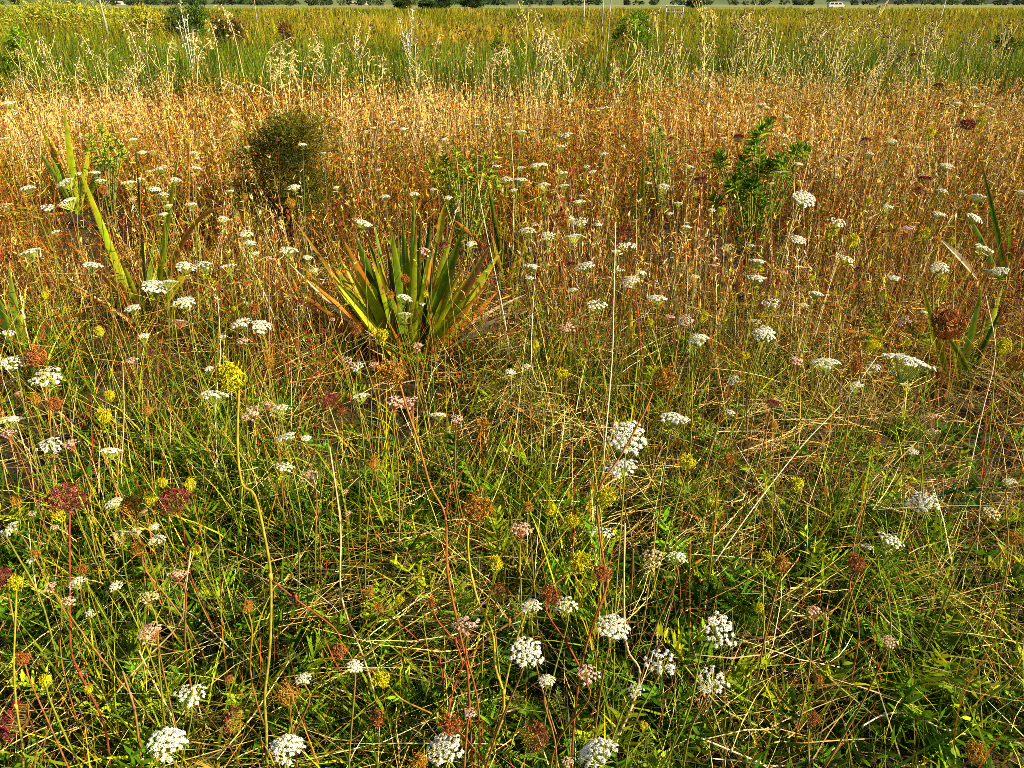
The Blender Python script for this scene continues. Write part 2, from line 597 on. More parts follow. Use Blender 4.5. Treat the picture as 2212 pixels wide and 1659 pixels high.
def mid_meadow():
    # undergrowth 2.8 - 6 m : dark olive and brown leafy tangle
    X, Y = spots(34000, 2.6, 7.0)
    k = open_ground(X, Y, .8)
    X, Y = X[k], Y[k]
    N = len(X)
    D, az = dirs(N, .45)
    L = rng.uniform(.15, .42, N) * (.75 + .09 * Y)
    B = np.stack([np.cos(az), np.sin(az), -np.ones(N)], 1) * np.abs(rng.normal(.1, .15, (N, 1)))
    g = patch(X, Y, 9, 1.1) + (3.3 - Y) * .25 - .12 - .06 * X
    c = np.where((rng.random(N) < np.clip(g, .1, .9))[:, None], pick(N, [(0.06, 0.09, 0.004), (0.15, 0.18, 0.007), (0.025, 0.045, 0.004)]),
                 pick(N, [(0.22, 0.07, 0.009), (0.09, 0.03, 0.008), (0.38, 0.20, 0.02)]))
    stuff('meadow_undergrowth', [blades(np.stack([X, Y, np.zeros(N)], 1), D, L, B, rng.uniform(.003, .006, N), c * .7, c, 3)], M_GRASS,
          'olive and brown leafy undergrowth of the middle meadow', 'undergrowth')
    # rusty seeding bents: brown, olive and rust close by, golden further off
    X, Y = spots(23000, 3.2, 11.4, .9)
    pp = patch(X, Y, 21, 1.3)
    k = rng.random(len(X)) < np.clip((Y - 3.0) * .26 + pp * .7 - .25, .08, 1) * np.clip((11.6 - Y) * .7, 0, 1)
    k &= open_ground(X, Y)
    X, Y, pp = X[k], Y[k], pp[k]
    N = len(X)
    h = rng.uniform(.25, .60, N) * (.68 + .056 * Y) * (.72 + .5 * pp) * np.clip(1.0 - (Y - 8.5) * .07, .78, 1)
    far = Y + rng.normal(0, 1.0, N) + (patch(X, Y, 23, .6) - .5) * 3 > 6.6
    parts = []
    for m_, pr in ((~far, [.15, .09, .24, .13, .18, .21]), (far, [.28, .27, .15, .18, .06, .06])):
        parts += stalks(X[m_], Y[m_], h[m_], rng.uniform(.0022, .0042, m_.sum()) * (.7 + .06 * Y[m_]), RUSTS, pr, .34, 9, .024, .0075)
    stuff('rusty_bent_grass', parts, M_STRAW, 'rust and orange seeding grass across the middle of the field', 'grass')
    X, Y = spots(7000, 2.8, 8.5, .9)
    k = open_ground(X, Y)
    X, Y = X[k], Y[k]
    N = len(X)
    A = stalks(X, Y, rng.uniform(.35, .68, N) * (.7 + .045 * Y), rng.uniform(.003, .0045, N) * (.7 + .06 * Y), [(.22, .035, .016), (.30, .07, .02), (.12, .03, .012), (.16, .17, .008), (.28, .28, .01)], None, .28, 4, .02, .009)
    stuff('red_stemmed_growth', A, M_STRAW, 'dark red and olive wiry stems scattered through the rusty grass', 'stems')
    # small withered leaves and twigs at every angle in the same zone
    X, Y = spots(130000, 2.9, 10.5, .85)
    N = len(X)
    k = open_ground(X, Y, .8)
    X, Y = X[k], Y[k]
    N = len(X)
    hz = rng.uniform(.05, .55, N) * (.55 + .07 * Y)
    D = norm(rng.normal(size=(N, 3)) * np.array([1, 1, .7]))
    pal = [(.32, .10, .008), (.10, .035, .010), (.46, .25, .02), (.19, .19, .007), (.05, .07, .004), (.64, .47, .12), (.22, .035, .018)]
    c = pick(N, pal, [.20, .22, .10, .15, .12, .12, .09])
    gp = patch(X, Y, 27, 1.5)
    cg = pick(N, pal, [.06, .14, .06, .32, .32, .07, .03])
    c = np.where((rng.random(N) < np.clip((gp - .5) * 4, 0, .9))[:, None], cg, c)
    L = rng.uniform(.02, .09, N)
    stuff('withered_foliage', [blades(np.stack([X, Y, hz], 1), D, L, rng.normal(0, .3, (N, 3)), rng.uniform(.003, .010, N) * (.7 + .06 * Y), c, c, 2)], M_HERB,
          'withered brown and olive leaf bits tangled in the rusty grass', 'foliage')
    # pale straw stalks standing through it, in leaning bunches
    T = 900
    bx, by = spots(T * 2, 3.0, 11.4, .85)
    T = len(bx)
    n = 9
    X = np.repeat(bx, n) + rng.normal(0, .06, T * n)
    Y = np.repeat(by, n) + rng.normal(0, .06, T * n)
    k = rng.random(T * n) < np.clip(.25 + patch(X, Y, 41, .8) * .9 - .1, .1, 1) * np.clip((10.8 - Y) * .7, .12, 1)
    k &= open_ground(X, Y)
    az = (np.repeat(rng.random(T) * 6.28, n) + rng.normal(0, .5, T * n))[k]
    X, Y = X[k], Y[k]
    N = len(X)
    h = rng.uniform(.35, .85, N) * (.70 + .045 * Y)
    A = stalks(X, Y, h, rng.uniform(.0022, .0042, N) * (.7 + .06 * Y), [(0.64, .50, .20), (.74, .62, .34), (.5, .33, .08)], None, .2, 5, .024, .006, azbias=az)
    stuff('pale_straw_stalks', A, M_STRAW, 'pale straw coloured stalks rising through the rusty grass', 'straw')
    # bright golden drifts near the back of the rusty zone
    X, Y = spots(11000, 6.6, 11.0)
    k = rng.random(len(X)) < np.clip(patch(X, Y, 51, .75) * 1.7 - .45, .03, 1)
    X, Y = X[k], Y[k]
    N = len(X)
    h = rng.uniform(.45, .78, N)
    A = stalks(X, Y, h, rng.uniform(.004, .008, N), [(.68, .50, .13), (.62, .36, .06), (.50, .22, .03), (.76, .63, .28)], None, .16, 5, .03, .010)
    stuff('golden_grass', A, M_STRAW, 'golden dry grass in drifts before the green rushes', 'grass')
    # rushes
    X, Y = spots(80000, 9.8, 15.5)
    dens = patch(X, Y * .4, 61, .45)
    k = rng.random(len(X)) < np.clip(dens * 2.2 - .35, .10, 1)
    X, Y, dens = X[k], Y[k], dens[k]
    N = len(X)
    D, az = dirs(N, .15)
    L = rng.uniform(.70, 1.02, N) * (.86 + .22 * dens)
    B = np.stack([np.cos(az), np.sin(az), -np.ones(N) * .4], 1) * np.abs(rng.normal(0, .12, (N, 1)))
    c = pick(N, [(0.04, .09, .004), (.08, .16, .005), (.018, .04, .004), (.22, .27, .008)], [.35, .28, .22, .15]) * (.55 + .9 * patch(X, Y, 63, 2.2))[:, None]
    cy = pick(N, [(.42, .36, .05), (.55, .38, .08)])
    tip = np.where((rng.random(N) < .12)[:, None], cy, c)
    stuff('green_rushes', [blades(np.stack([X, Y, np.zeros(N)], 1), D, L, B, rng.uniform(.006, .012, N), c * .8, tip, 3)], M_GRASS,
          'band of dark green rushes behind the rusty grass', 'rushes')
    # far grass, green-gold
    parts = []
    for (y0, y1, n, h0, h1, w0, w1) in ((13.5, 24, 52000, .75, 1.12, .008, .018), (23, 55, 60000, .8, 1.12, .016, .035), (52, 170, 60000, .7, 1.05, .04, .10)):
        X, Y = spots(n, y0, y1, 1.0)
        N = len(X)
        pg = patch(X, Y * .3, 71, .33) * .6 + patch(X, Y * .5, 72, 1.1) * .4 + rng.normal(0, .12, N)
        D, az = dirs(N, .28)
        L = rng.uniform(h0, h1, N) * (.66 + .44 * patch(X, Y, 73, 12.0 / y0))
        B = np.stack([np.cos(az), np.sin(az), -np.ones(N) * .4], 1) * np.abs(rng.normal(0, .14, (N, 1)))
        yel = pick(N, [(.40, .32, .016), (.28, .27, .012), (.56, .42, .07), (.34, .16, .016)], [.3, .36, .14, .2])
        gr = pick(N, [(.09, .14, .005), (.20, .24, .008), (.025, .05, .004)], [.4, .33, .27])
        pr = np.clip(1.25 - pg * 1.75 + (X > Y * .35) * .12, .06, .92)
        c = np.where((rng.random(N) < pr)[:, None], yel, gr)
        parts.append(blades(np.stack([X, Y, np.zeros(N)], 1), D, L, B, rng.uniform(w0, w1, N), c * .75, c, 3))
    X, Y = spots(5200, 11.5, 45, 1.3)
    k = rng.random(len(X)) < np.clip(patch(X, Y * .4, 81, .5) * 1.6 - .45 + (X > 2) * .25, .05, 1)
    X, Y = X[k], Y[k]
    N = len(X)
    parts += stalks(X, Y, rng.uniform(.85, 1.32, N), rng.uniform(.008, .014, N) * (Y / 16), [(.20, .10, .02), (.10, .06, .015), (.34, .22, .04), (.09, .12, .01)], None, .2, 9, .06, .026)
    stuff('far_meadow_grass', parts, M_GRASS, 'yellow green tall grass running back to the field edge', 'grass')


mid_meadow()

# ------------------------------------------------------------------ labels that tell repeats apart
LANDMARKS = []      # (phrase, x, y)
PENDING = []        # (object, look, kind word, x, y)


def mark(phrase, x, y):
    LANDMARKS.append((phrase, x, y))


def later(o, look, x, y):
    PENDING.append((o, look, x, y))


ORD = ['first', 'second', 'third', 'fourth', 'fifth', 'sixth', 'seventh', 'eighth', 'ninth', 'tenth', 'eleventh', 'twelfth']


def settle_labels():
    cells = {}
    for (o, look, x, y) in PENDING:
        best = sorted(((math.hypot((x - lx), (y - ly) * 1.15), ph, lx, ly) for ph, lx, ly in LANDMARKS))
        d, ph, lx, ly = best[0]
        dx, dy = x - lx, y - ly
        if abs(dx) > 2 * abs(dy):
            rel = 'right of' if dx > 0 else 'left of'
        elif abs(dy) > 2 * abs(dx):
            rel = 'below' if dy > 0 else 'above'
        else:
            rel = ('below ' if dy > 0 else 'above ') + ('right of' if dx > 0 else 'left of')
        cells.setdefault((look, rel, ph), []).append((d, o))
    for (look, rel, ph), mem in cells.items():
        mem.sort(key=lambda m: m[0])
        for i, (d, o) in enumerate(mem):
            if len(mem) == 1:
                o['label'] = f'{look} {rel} {ph}'
            else:
                o['label'] = f'{ORD[min(i, 11)]} {look} {rel} {ph}'
    PENDING.clear()


# ------------------------------------------------------------------ wild carrot heads (diameter 1, stem joins at the origin)
def proto_umbel(seed, n=44, dome=.15, sparse=0.0, col=(.76, .74, .67), col2=(.64, .62, .50), depth=.42, florets=13, raycol=(.30, .34, .05), fsize=.025):
    random.seed(seed)
    fl, ra = MB(), MB()
    ga = 2.39996
    for i in range(n):
        r = .46 * math.sqrt((i + .5) / n)
        a = i * ga + random.uniform(-.2, .2)
        r *= random.uniform(.93, 1.06)
        if random.random() < sparse:
            continue
        lob = 1 + .10 * math.sin(3 * a + seed) + .06 * math.sin(5 * a + seed * 2)
        r *= lob
        c = Vector((r * math.cos(a), r * math.sin(a), depth + dome * (1 - (r / .48) ** 2) + random.uniform(-.02, .02)))
        out = Vector((c.x * .9, c.y * .9, .8)).normalized()
        s0 = out.cross(Vector((0, 1, .1))).normalized()
        s1 = out.cross(s0)
        ur = random.uniform(.045, .074) * (1 + .25 * sparse)
        k0 = random.random()
        for j in range(florets):
            rr = ur * math.sqrt((j + .4) / florets)
            aa = j * ga + i
            p = c + s0 * rr * math.cos(aa) + s1 * rr * math.sin(aa) + out * (.028 * (1 - (rr / ur) ** 2) + random.uniform(-.008, .008))
            nrm = (out + s0 * math.cos(aa) * rr / ur * .55 + s1 * math.sin(aa) * rr / ur * .55 + rdir() * .35).normalized()
            u = nrm.cross(Vector((.2, .9, .3))).normalized()
            v = nrm.cross(u)
            fs = fsize * random.uniform(.6, 1.0) * (1.25 if (rr > ur * .7 and r > .38) else 1)
            cc = jit(col if random.random() > k0 * .5 else col2, .06)
            ph = random.random() * 6
            pts = []
            for q in range(10):
                th = ph + q * math.pi / 5
                rad = fs if q % 2 == 0 else fs * .55
                pts.append(p + (u * math.cos(th) + v * math.sin(th)) * rad - nrm * (fs * .15 if q % 2 else 0))
            fl.face(pts, cc)
        ra.tube([Vector((0, 0, 0)), Vector((c.x * .55, c.y * .55, c.z * .52)), c - out * .03], .009, .006, jit(raycol), 3)
        for j in range(4):
            aa = j * 1.6 + i
            ra.tube([c - out * .045, c + (s0 * math.cos(aa) + s1 * math.sin(aa)) * ur * .7], .005, .004, jit(raycol), 3)
    for i in range(9):                       # bracts under the rays
        a = i * 2 * math.pi / 9 + random.uniform(-.2, .2)
        d = Vector((math.cos(a), math.sin(a), random.uniform(-.3, .2)))
        ra.tube([Vector((0, 0, 0)), d * .14, d * .27 + Vector((0, 0, -.05))], .008, .003, jit(raycol), 3)
    random.seed(seed + 99)
    return fl, ra


def proto_nest(seed, n=30, hgt=1.0, close=.80, col=(.36, .36, .035), tip=(.42, .36, .04), fuzz=1.0, wide=.46):
    """umbel closing into a ragged bird's nest: rays curve out and in again and carry curling clusters of husks"""
    random.seed(seed)
    ra, se = MB(), MB()
    for i in range(n):
        a = i * 2.39996 + random.uniform(-.25, .25)
        outer = i < n * .62
        k = random.uniform(.80, 1.06) if outer else random.uniform(.25, .75)
        tw = random.uniform(-.5, .5)
        hh = hgt * random.uniform(.80, 1.04)
        cl_ = close * random.uniform(.86, 1.06)
        pts = []
        for j in range(7):
            t = j / 6
            r = wide * k * math.sin(math.pi * (.03 + cl_ * t)) ** .9
            th = a + tw * t * t
            pts.append(Vector((r * math.cos(th), r * math.sin(th), hh * .80 * t ** .95)))
        mixc = random.choice([col, tip, tuple(x * .45 for x in col), tuple(min(.8, x * 1.5) for x in tip)])
        ra.tube(pts, .020, .013, jit(mixc, .3), 4, jit(tip, .3))
        e = pts[-1]
        inw = Vector((-math.cos(a), -math.sin(a), 0)) * (.35 if outer else 0)
        for q in range(7):
            d = (inw + Vector((0, 0, .55)) + rdir() * .9).normalized()
            b0 = pts[-1 - (q % 3)] + rdir() * .02
            ln = random.uniform(.10, .20) * fuzz
            curl = Vector((-d.y, d.x, .4)) * random.uniform(-.6, .6)
            m_ = b0 + d * ln * .55
            e_ = b0 + (d + curl * .7).normalized() * ln
            cc = jit(random.choice([tip, mixc, tuple(x * .5 for x in tip)]), .35)
            se.tube([b0, m_, e_], .018, .012, cc, 3)
            for z in range(1):
                se.leaf(e_ + rdir() * .012, (d + curl + rdir() * .8), rdir(), random.uniform(.07, .12), .055, jit(tip, .4))
    for i in range(7):
        a = i * .9 + random.uniform(-.2, .2)
        d = Vector((math.cos(a), math.sin(a), .1))
        ra.tube([Vector((0, 0, 0)), d * .16 + Vector((0, 0, -.03)), d * .34 + Vector((0, 0, .06))], .010, .004, jit(col), 3)
    random.seed(seed + 99)
    return se, ra


def proto_dense(seed, n=62, top=.34, rise=.26, col=(.16, .026, .030), col2=(.30, .08, .07), raycol=(.17, .10, .025), spread=.47, seeds=15, sl=.070):
    """seed head still full: a cup of rays carrying a rough dome of husks"""
    random.seed(seed)
    se, ra = MB(), MB()
    for i in range(n):
        rr = math.sqrt((i + .5) / n)
        a = i * 2.39996 + random.uniform(-.2, .2)
        r = spread * rr * random.uniform(.92, 1.05) * (1 + .07 * math.sin(4 * a + seed))
        c = Vector((r * math.cos(a), r * math.sin(a), rise + top * math.sqrt(max(0, 1 - rr * rr * .97)) + random.uniform(-.04, .03)))
        out = Vector((c.x, c.y, (c.z - rise) + .18)).normalized()
        ra.tube([Vector((0, 0, 0)), Vector((c.x * .95, c.y * .95, rise * .45)), c - out * .05], .010, .006, jit(raycol, .2), 3)
        cc0 = col if random.random() < .6 else col2
        for j in range(seeds):
            d = (out + rdir() * .75).normalized()
            b0 = c + rdir() * .045
            cc = jit(cc0, .35)
            u = d.cross(rdir()).normalized()
            v = d.cross(u)
            ln = sl * random.uniform(.7, 1.3)
            wd = ln * .23
            for s_ in (u, v):
                se.face([b0, b0 + d * ln * .5 - s_ * wd, b0 + d * ln, b0 + d * ln * .5 + s_ * wd], cc)
    for i in range(9):
        a = i * 2 * math.pi / 9
        d = Vector((math.cos(a), math.sin(a), .05))
        ra.tube([Vector((0, 0, 0)), d * .14, d * .27 + Vector((0, 0, .04))], .009, .004, jit(raycol), 3)
    random.seed(seed + 99)
    return se, ra


PINK, PINK2 = (.58, .38, .34), (.70, .60, .52)
YG, YG2 = (.36, .36, .010), (.52, .46, .012)
OB, OB2 = (.34, .22, .018), (.36, .18, .022)
RB, RB2 = (.28, .14, .018), (.28, .095, .026)
PROTO = {}


def register(code, pair, fm, rm, fname, rname):
    fl, ra = pair
    PROTO.setdefault(code, []).append((fl.mesh(fname), ra.mesh(rname), fl, ra, fm, rm, fname, rname))


for s_, kw in enumerate([dict(), dict(n=50, dome=.12), dict(n=40, dome=.20, sparse=.12), dict(n=46, dome=.08, sparse=.08), dict(n=36, dome=.10, sparse=.2)]):
    register('W', proto_umbel(10 + s_, **kw), M_PETAL, M_STEM, 'florets', 'rays')
for s_ in range(2):      # high domed ones
    register('D', proto_umbel(20 + s_, n=62, dome=.26, depth=.3, florets=14), M_PETAL, M_STEM, 'florets', 'rays')
for s_ in range(2):      # sparse open ones
    register('S', proto_umbel(25 + s_, n=22, dome=.06, sparse=.15, florets=12, fsize=.036), M_PETAL, M_STEM, 'florets', 'rays')
for s_ in range(3):
    register('P', proto_umbel(30 + s_, n=30, dome=.10 + .05 * s_, sparse=.1, col=PINK, col2=PINK2, raycol=(.33, .14, .06)), M_PETAL, M_STEM, 'florets', 'rays')
for s_ in range(2):
    register('C', proto_umbel(40 + s_, n=30, dome=.15, sparse=.1, col=(.68, .60, .38), col2=(.55, .42, .22), raycol=(.3, .25, .06)), M_PETAL, M_STEM, 'florets', 'rays')
for s_ in range(3):
    register('N', proto_nest(50 + s_, hgt=1.1 + .15 * s_, close=.74 + .05 * s_, col=YG, tip=YG2), M_SEED, M_STEM, 'seeds', 'rays')
for s_ in range(3):
    register('B', proto_nest(60 + s_, hgt=1.05 + .12 * s_, close=.76 + .04 * s_, col=OB, tip=OB2, fuzz=1.1), M_SEED, M_STEM, 'seeds', 'rays')
for s_ in range(2):
    register('R', proto_nest(66 + s_, hgt=1.05, close=.78, col=RB, tip=RB2, fuzz=1.15), M_SEED, M_STEM, 'seeds', 'rays')
for s_ in range(3):
    register('M', proto_dense(70 + s_, top=.22 + .10 * s_), M_SEED, M_STEM, 'seeds', 'rays')
register('G', proto_dense(80, n=110, top=.36, rise=.14, sl=.060, col=(.36, .25, .022), col2=(.27, .14, .02), raycol=(.26, .2, .02)), M_SEED, M_STEM, 'seeds', 'rays')
for s_ in range(2):
    register('X', proto_dense(85 + s_, n=85, top=.60, rise=.08, col=(.22, .07, .05), col2=(.36, .20, .035), raycol=(.30, .30, .025)), M_SEED, M_STEM, 'seeds', 'rays')

LOOK = {'W': ('white umbel', 'wild carrot'), 'D': ('domed white umbel', 'wild carrot'), 'S': ('sparse white umbel', 'wild carrot'),
        'P': ('pinkish umbel', 'wild carrot'), 'C': ('faded cream umbel', 'wild carrot'), 'N': ('yellow green seed head', 'carrot seed head'),
        'B': ('brown seed head', 'carrot seed head'), 'R': ('reddish brown seed head', 'carrot seed head'), 'M': ('maroon seed head', 'carrot seed head'),
        'G': ('golden seed head', 'carrot seed head'), 'X': ('mottled red and gold seed head', 'carrot seed head')}
STEMCOL = {'W': [(.12, .15, .012), (.18, .18, .02), (.17, .09, .025)], 'N': [(.17, .20, .012), (.24, .22, .015)], 'B': [(.22, .17, .02), (.19, .08, .02)],
           'M': [(.13, .03, .018), (.18, .13, .02)]}
STEMCOL['D'] = STEMCOL['S'] = STEMCOL['C'] = STEMCOL['W']
STEMCOL['P'] = STEMCOL['R'] = STEMCOL['X'] = STEMCOL['B']
STEMCOL['G'] = STEMCOL['N']


def head_h(y):
    return float(np.interp(y, [150, 230, 400, 700, 1000, 1659], [.98, .90, .76, .62, .54, .48]))


SMALL = {}


def small_mesh(code, vi):
    """head and stalk in one mesh, for the copies only a few pixels across"""
    key = (code, vi)
    if key in SMALL:
        return SMALL[key]
    _, _, fl, ra, fm, rm, fn, rn = PROTO[code][vi]
    mb = MB()
    mb.v, mb.c = list(fl.v) + list(ra.v), list(fl.c) + list(ra.c)
    nf = len(fl.f)
    off = len(fl.v)
    mb.f = list(fl.f) + [tuple(i + off for i in f) for f in ra.f]
    b = len(mb.f)
    random.seed(vi * 7 + len(code))
    sc_ = random.choice(STEMCOL[code])
    bx, by = random.uniform(-.9, .9), random.uniform(-.9, .9)
    mb.tube(smooth_path([(0, 0, 0), (bx * .15, by * .15, -3), (bx * .55, by * .55, -8), (bx, by, -15)], 3), .028, .045, sc_, 4)
    me = mb.mesh('wild_carrot')
    me.materials.append(fm)
    me.materials.append(rm)
    mi = np.ones(len(me.polygons), dtype=np.int32)
    mi[:nf] = 0
    me.polygons.foreach_set('material_index', mi)
    SMALL[key] = me
    return me


CNT = [0]
KIND = {'wild carrot': 'wild_carrot', 'carrot seed head': 'carrot_seed_head'}


def put_head(parent, code, p, D, tilt, rot, vi, detail_loc):
    fmesh, rmesh, fl, ra, fm, rm, fn, rn = PROTO[code][vi]
    head = bpy.data.objects.new('flower_head' if fn == 'florets' else 'seed_head', rmesh)
    if not rmesh.materials:
        rmesh.materials.append(rm)
    COL.objects.link(head)
    head.parent = parent
    head.location = p - detail_loc
    head.rotation_euler = (tilt[0], tilt[1], rot)
    head.scale = (D, D, D)
    f = bpy.data.objects.new(fn, fmesh)
    if not fmesh.materials:
        fmesh.materials.append(fm)
    COL.objects.link(f)
    f.parent = head
    return head


DROP = {'W': .45, 'P': .45, 'C': .45, 'S': .42, 'D': .42, 'N': .55, 'B': .55, 'R': .55, 'M': .45, 'G': .40, 'X': .55}


def carrot(code, x, y, s, roll=None, label=None, h=None):
    CNT[0] += 1
    random.seed(CNT[0] * 13 + 1)
    hz = (h or head_h(y)) + random.uniform(-.025, .025)
    p = at_z(x, y, hz)
    D = px_size(s, p) * ((1.15 if y < 900 else .95) if code in 'WDSPC' else 1.0)
    vi = random.randrange(len(PROTO[code]))
    rl = R(roll) if roll is not None else random.gauss(0, .13)
    tilt = (random.gauss(.24 if y < 1000 else .12, .13), rl)
    rot = random.random() * 6.28
    look, cat = LOOK[code]
    up = Vector((math.sin(rl), -math.sin(tilt[0]), 1)).normalized()
    joint = p - up * D * DROP[code]
    grp = {'wild carrot': 'wild carrot flowers in the meadow', 'carrot seed head': 'wild carrot seed heads in the meadow'}[cat]
    if s >= 26 and y > 470 or s >= 32:
        base = Vector((joint.x + random.gauss(0, .05) - rl * .25, joint.y + random.gauss(.02, .04), 0))
        o = empty(KIND[cat], base)
        mb = MB()
        mid = joint.lerp(base, .4) + Vector((random.gauss(0, .012), random.gauss(0, .012), 0))
        pts = smooth_path([joint - base, joint - up * .03 * 3 * .5 - base, mid - base, Vector((0, 0, 0))], 4)
        c = random.choice(STEMCOL[code])
        c2 = random.choice(STEMCOL[code])
        rr = random.uniform(.0012, .0017)
        mb.tube(pts, rr, rr * 1.35, jit(c), 5, jit(c2))
        mb.build('stem', M_STEM, o, True)
        if s > 30 and random.random() < .8:       # a ferny leaf or two on the stalk
            lf = MB()
            for q in range(random.randint(1, 3)):
                t = random.uniform(.35, .8)
                b0 = (joint - base).lerp(Vector((0, 0, 0)), t)
                d = Vector((random.gauss(0, 1), random.gauss(0, 1), .7)).normalized()
                ln = random.uniform(.05, .09)
                gc = jit((.13, .20, .02))
                lf.tube([b0, b0 + d * ln * .5, b0 + (d + Vector((0, 0, -.3))) * ln], .0011, .0006, gc, 3)
                for z in range(14):
                    tt = .25 + .75 * z / 13
                    side = d.cross(Vector((0, 0, 1))) * (1 if z % 2 else -1)
                    lf.leaf(b0 + (d + Vector((0, 0, -.3 * tt))) * ln * tt, (d * .7 + side + rdir() * .3), Vector((0, 0, 1)), ln * .3 * (1.2 - tt), .0035, gc)
            lf.build('leaves', M_HERB, o)
        put_head(o, code, joint, D, tilt, rot, vi, base)
    else:
        vi = CNT[0] % len(PROTO[code])
        o = bpy.data.objects.new(KIND[cat], small_mesh(code, vi))
        COL.objects.link(o)
        o.location = joint
        o.rotation_euler = (tilt[0] * .5, rl * .5, rot)
        o.scale = (D, D, D)
    tag(o, label, cat, grp)
    if label is None:
        size = 'small ' if s < 20 else ('' if s < 50 else 'large ')
        later(o, size + look, x, y)
    return o


SH = {'dense': 4, 'wide': 4, 'dark': 5, 'small': 3, 'leafy': 3, 'flat': 4, 'yellow': 3, 'low': 3}
# ------------------------------------------------------------------ the larger plants one finds first
FC = {'g': ((.075, .155, .006), (.13, .22, .008)), 'd': ((.030, .070, .006), (.05, .10, .008)), 'y': ((.24, .31, .008), (.36, .40, .010)),
      'Y': ((.46, .42, .02), (.55, .47, .025)), 'o': ((.50, .24, .02), (.46, .15, .02)), 's': ((.56, .43, .22), (.66, .55, .33)),
      'b': ((.30, .14, .03), (.22, .08, .025)), 'm': ((.34, .34, .02), (.40, .20, .03))}


def flax_leaf(parent, org, base, tip, col, wd, sag, tw, tipcol=None, mid=None):
    mb = MB()
    L = (tip - base).length
    if mid is None:
        mid = base.lerp(tip, .5) + Vector((0, 0, L * sag))
    n = 11
    pts, ws, cols, sides, ups = [], [], [], [], []
    a, b = FC[col]
    cj = 1 + random.uniform(-.15, .15)
    for i in range(n + 1):
        t = i / n
        p = base * (1 - t) ** 2 + mid * 2 * t * (1 - t) + tip * t * t
        tan = ((mid - base) * (1 - t) + (tip - mid) * t).normalized()
        view = (p - Vector((0, 0, H))).normalized()
        sd_ = tan.cross(view).normalized()
        nn = sd_.cross(tan)
        ang = tw[0] + (tw[1] - tw[0]) * t
        s2 = sd_ * math.cos(ang) + nn * math.sin(ang)
        n2 = nn * math.cos(ang) - sd_ * math.sin(ang)
        pts.append(p - org)
        ws.append(wd * min(1, .55 + 1.6 * t) * max(.03, 1 - max(0, (t - .3) / .7) ** 1.9))
        sides.append(s2)
        ups.append(n2)
        c = tuple((a[j] + (b[j] - a[j]) * random.random()) * cj for j in range(3))
        e = tuple(c[j] * .6 + FC['Y'][0][j] * .3 for j in range(3)) if col in 'gyd' else c
        m_ = tuple(x * .85 for x in c)
        if t > random.uniform(.86, .97) and col in 'gydYm' and tipcol != 'no':
            e = m_ = FC['b'][0]
        if tipcol and tipcol != 'no' and t > .55 and random.random() < .75:
            e = FC[tipcol][1]
            m_ = FC[tipcol][0]
        cols.append((e, m_, tuple(c[j] * 1.05 for j in range(3))))
    mb.strip(pts, ws, sides, cols, .16, ups)
    return mb.build('leaf', M_FLAX, parent, True)


def flax(label, short, bx, by, leaves, group='flax plants in the meadow', Y=None, spread=.05, seed=1):
    random.seed(seed)
    base = at_z(bx, by, 0.01) if Y is None else at_y(bx, by, Y)
    if Y is not None:
        base.z = .01
    o = empty('flax_plant', base)
    o.rotation_euler = (0, 0, 0)
    for lf in leaves:
        tx, ty, col, wpx = lf[:4]
        kw = lf[4] if len(lf) > 4 else {}
        dY = kw.get('dy', random.uniform(-.22, .25))
        tip = at_y(tx, ty, base.y + dY)
        d = max(-1, min(1, (tip.x - base.x) / .4))
        b0 = base + Vector((d * spread + random.uniform(-.02, .02), random.uniform(-.03, .03), -.01))
        if 'b' in kw:
            b0 = at_y(kw['b'][0], kw['b'][1], base.y + kw.get('bdy', dY * .4))
        wd = px_size(wpx, base) * (.9 if wpx > 14 else 1.0)
        mid = None
        if 'm' in kw:
            mid = at_y(kw['m'][0], kw['m'][1], base.y + dY * .5)
        t0 = kw.get('tw', random.uniform(-.7, .7))
        l_ = flax_leaf(o, base, b0, tip, col, wd, kw.get('sag', random.uniform(.02, .10)), (t0, t0 + random.uniform(-.4, .4)), kw.get('t'), mid)
        if col in 'os':
            l_['label'] = {'o': 'dead orange leaf', 's': 'bleached straw coloured dead leaf'}[col]
    tag(o, label, 'flax plant', group)
    mark(short, bx, by - 60)
    return o


def q(cx, cy):
    return (622 + cx * .2361, 403 + cy * .2361)


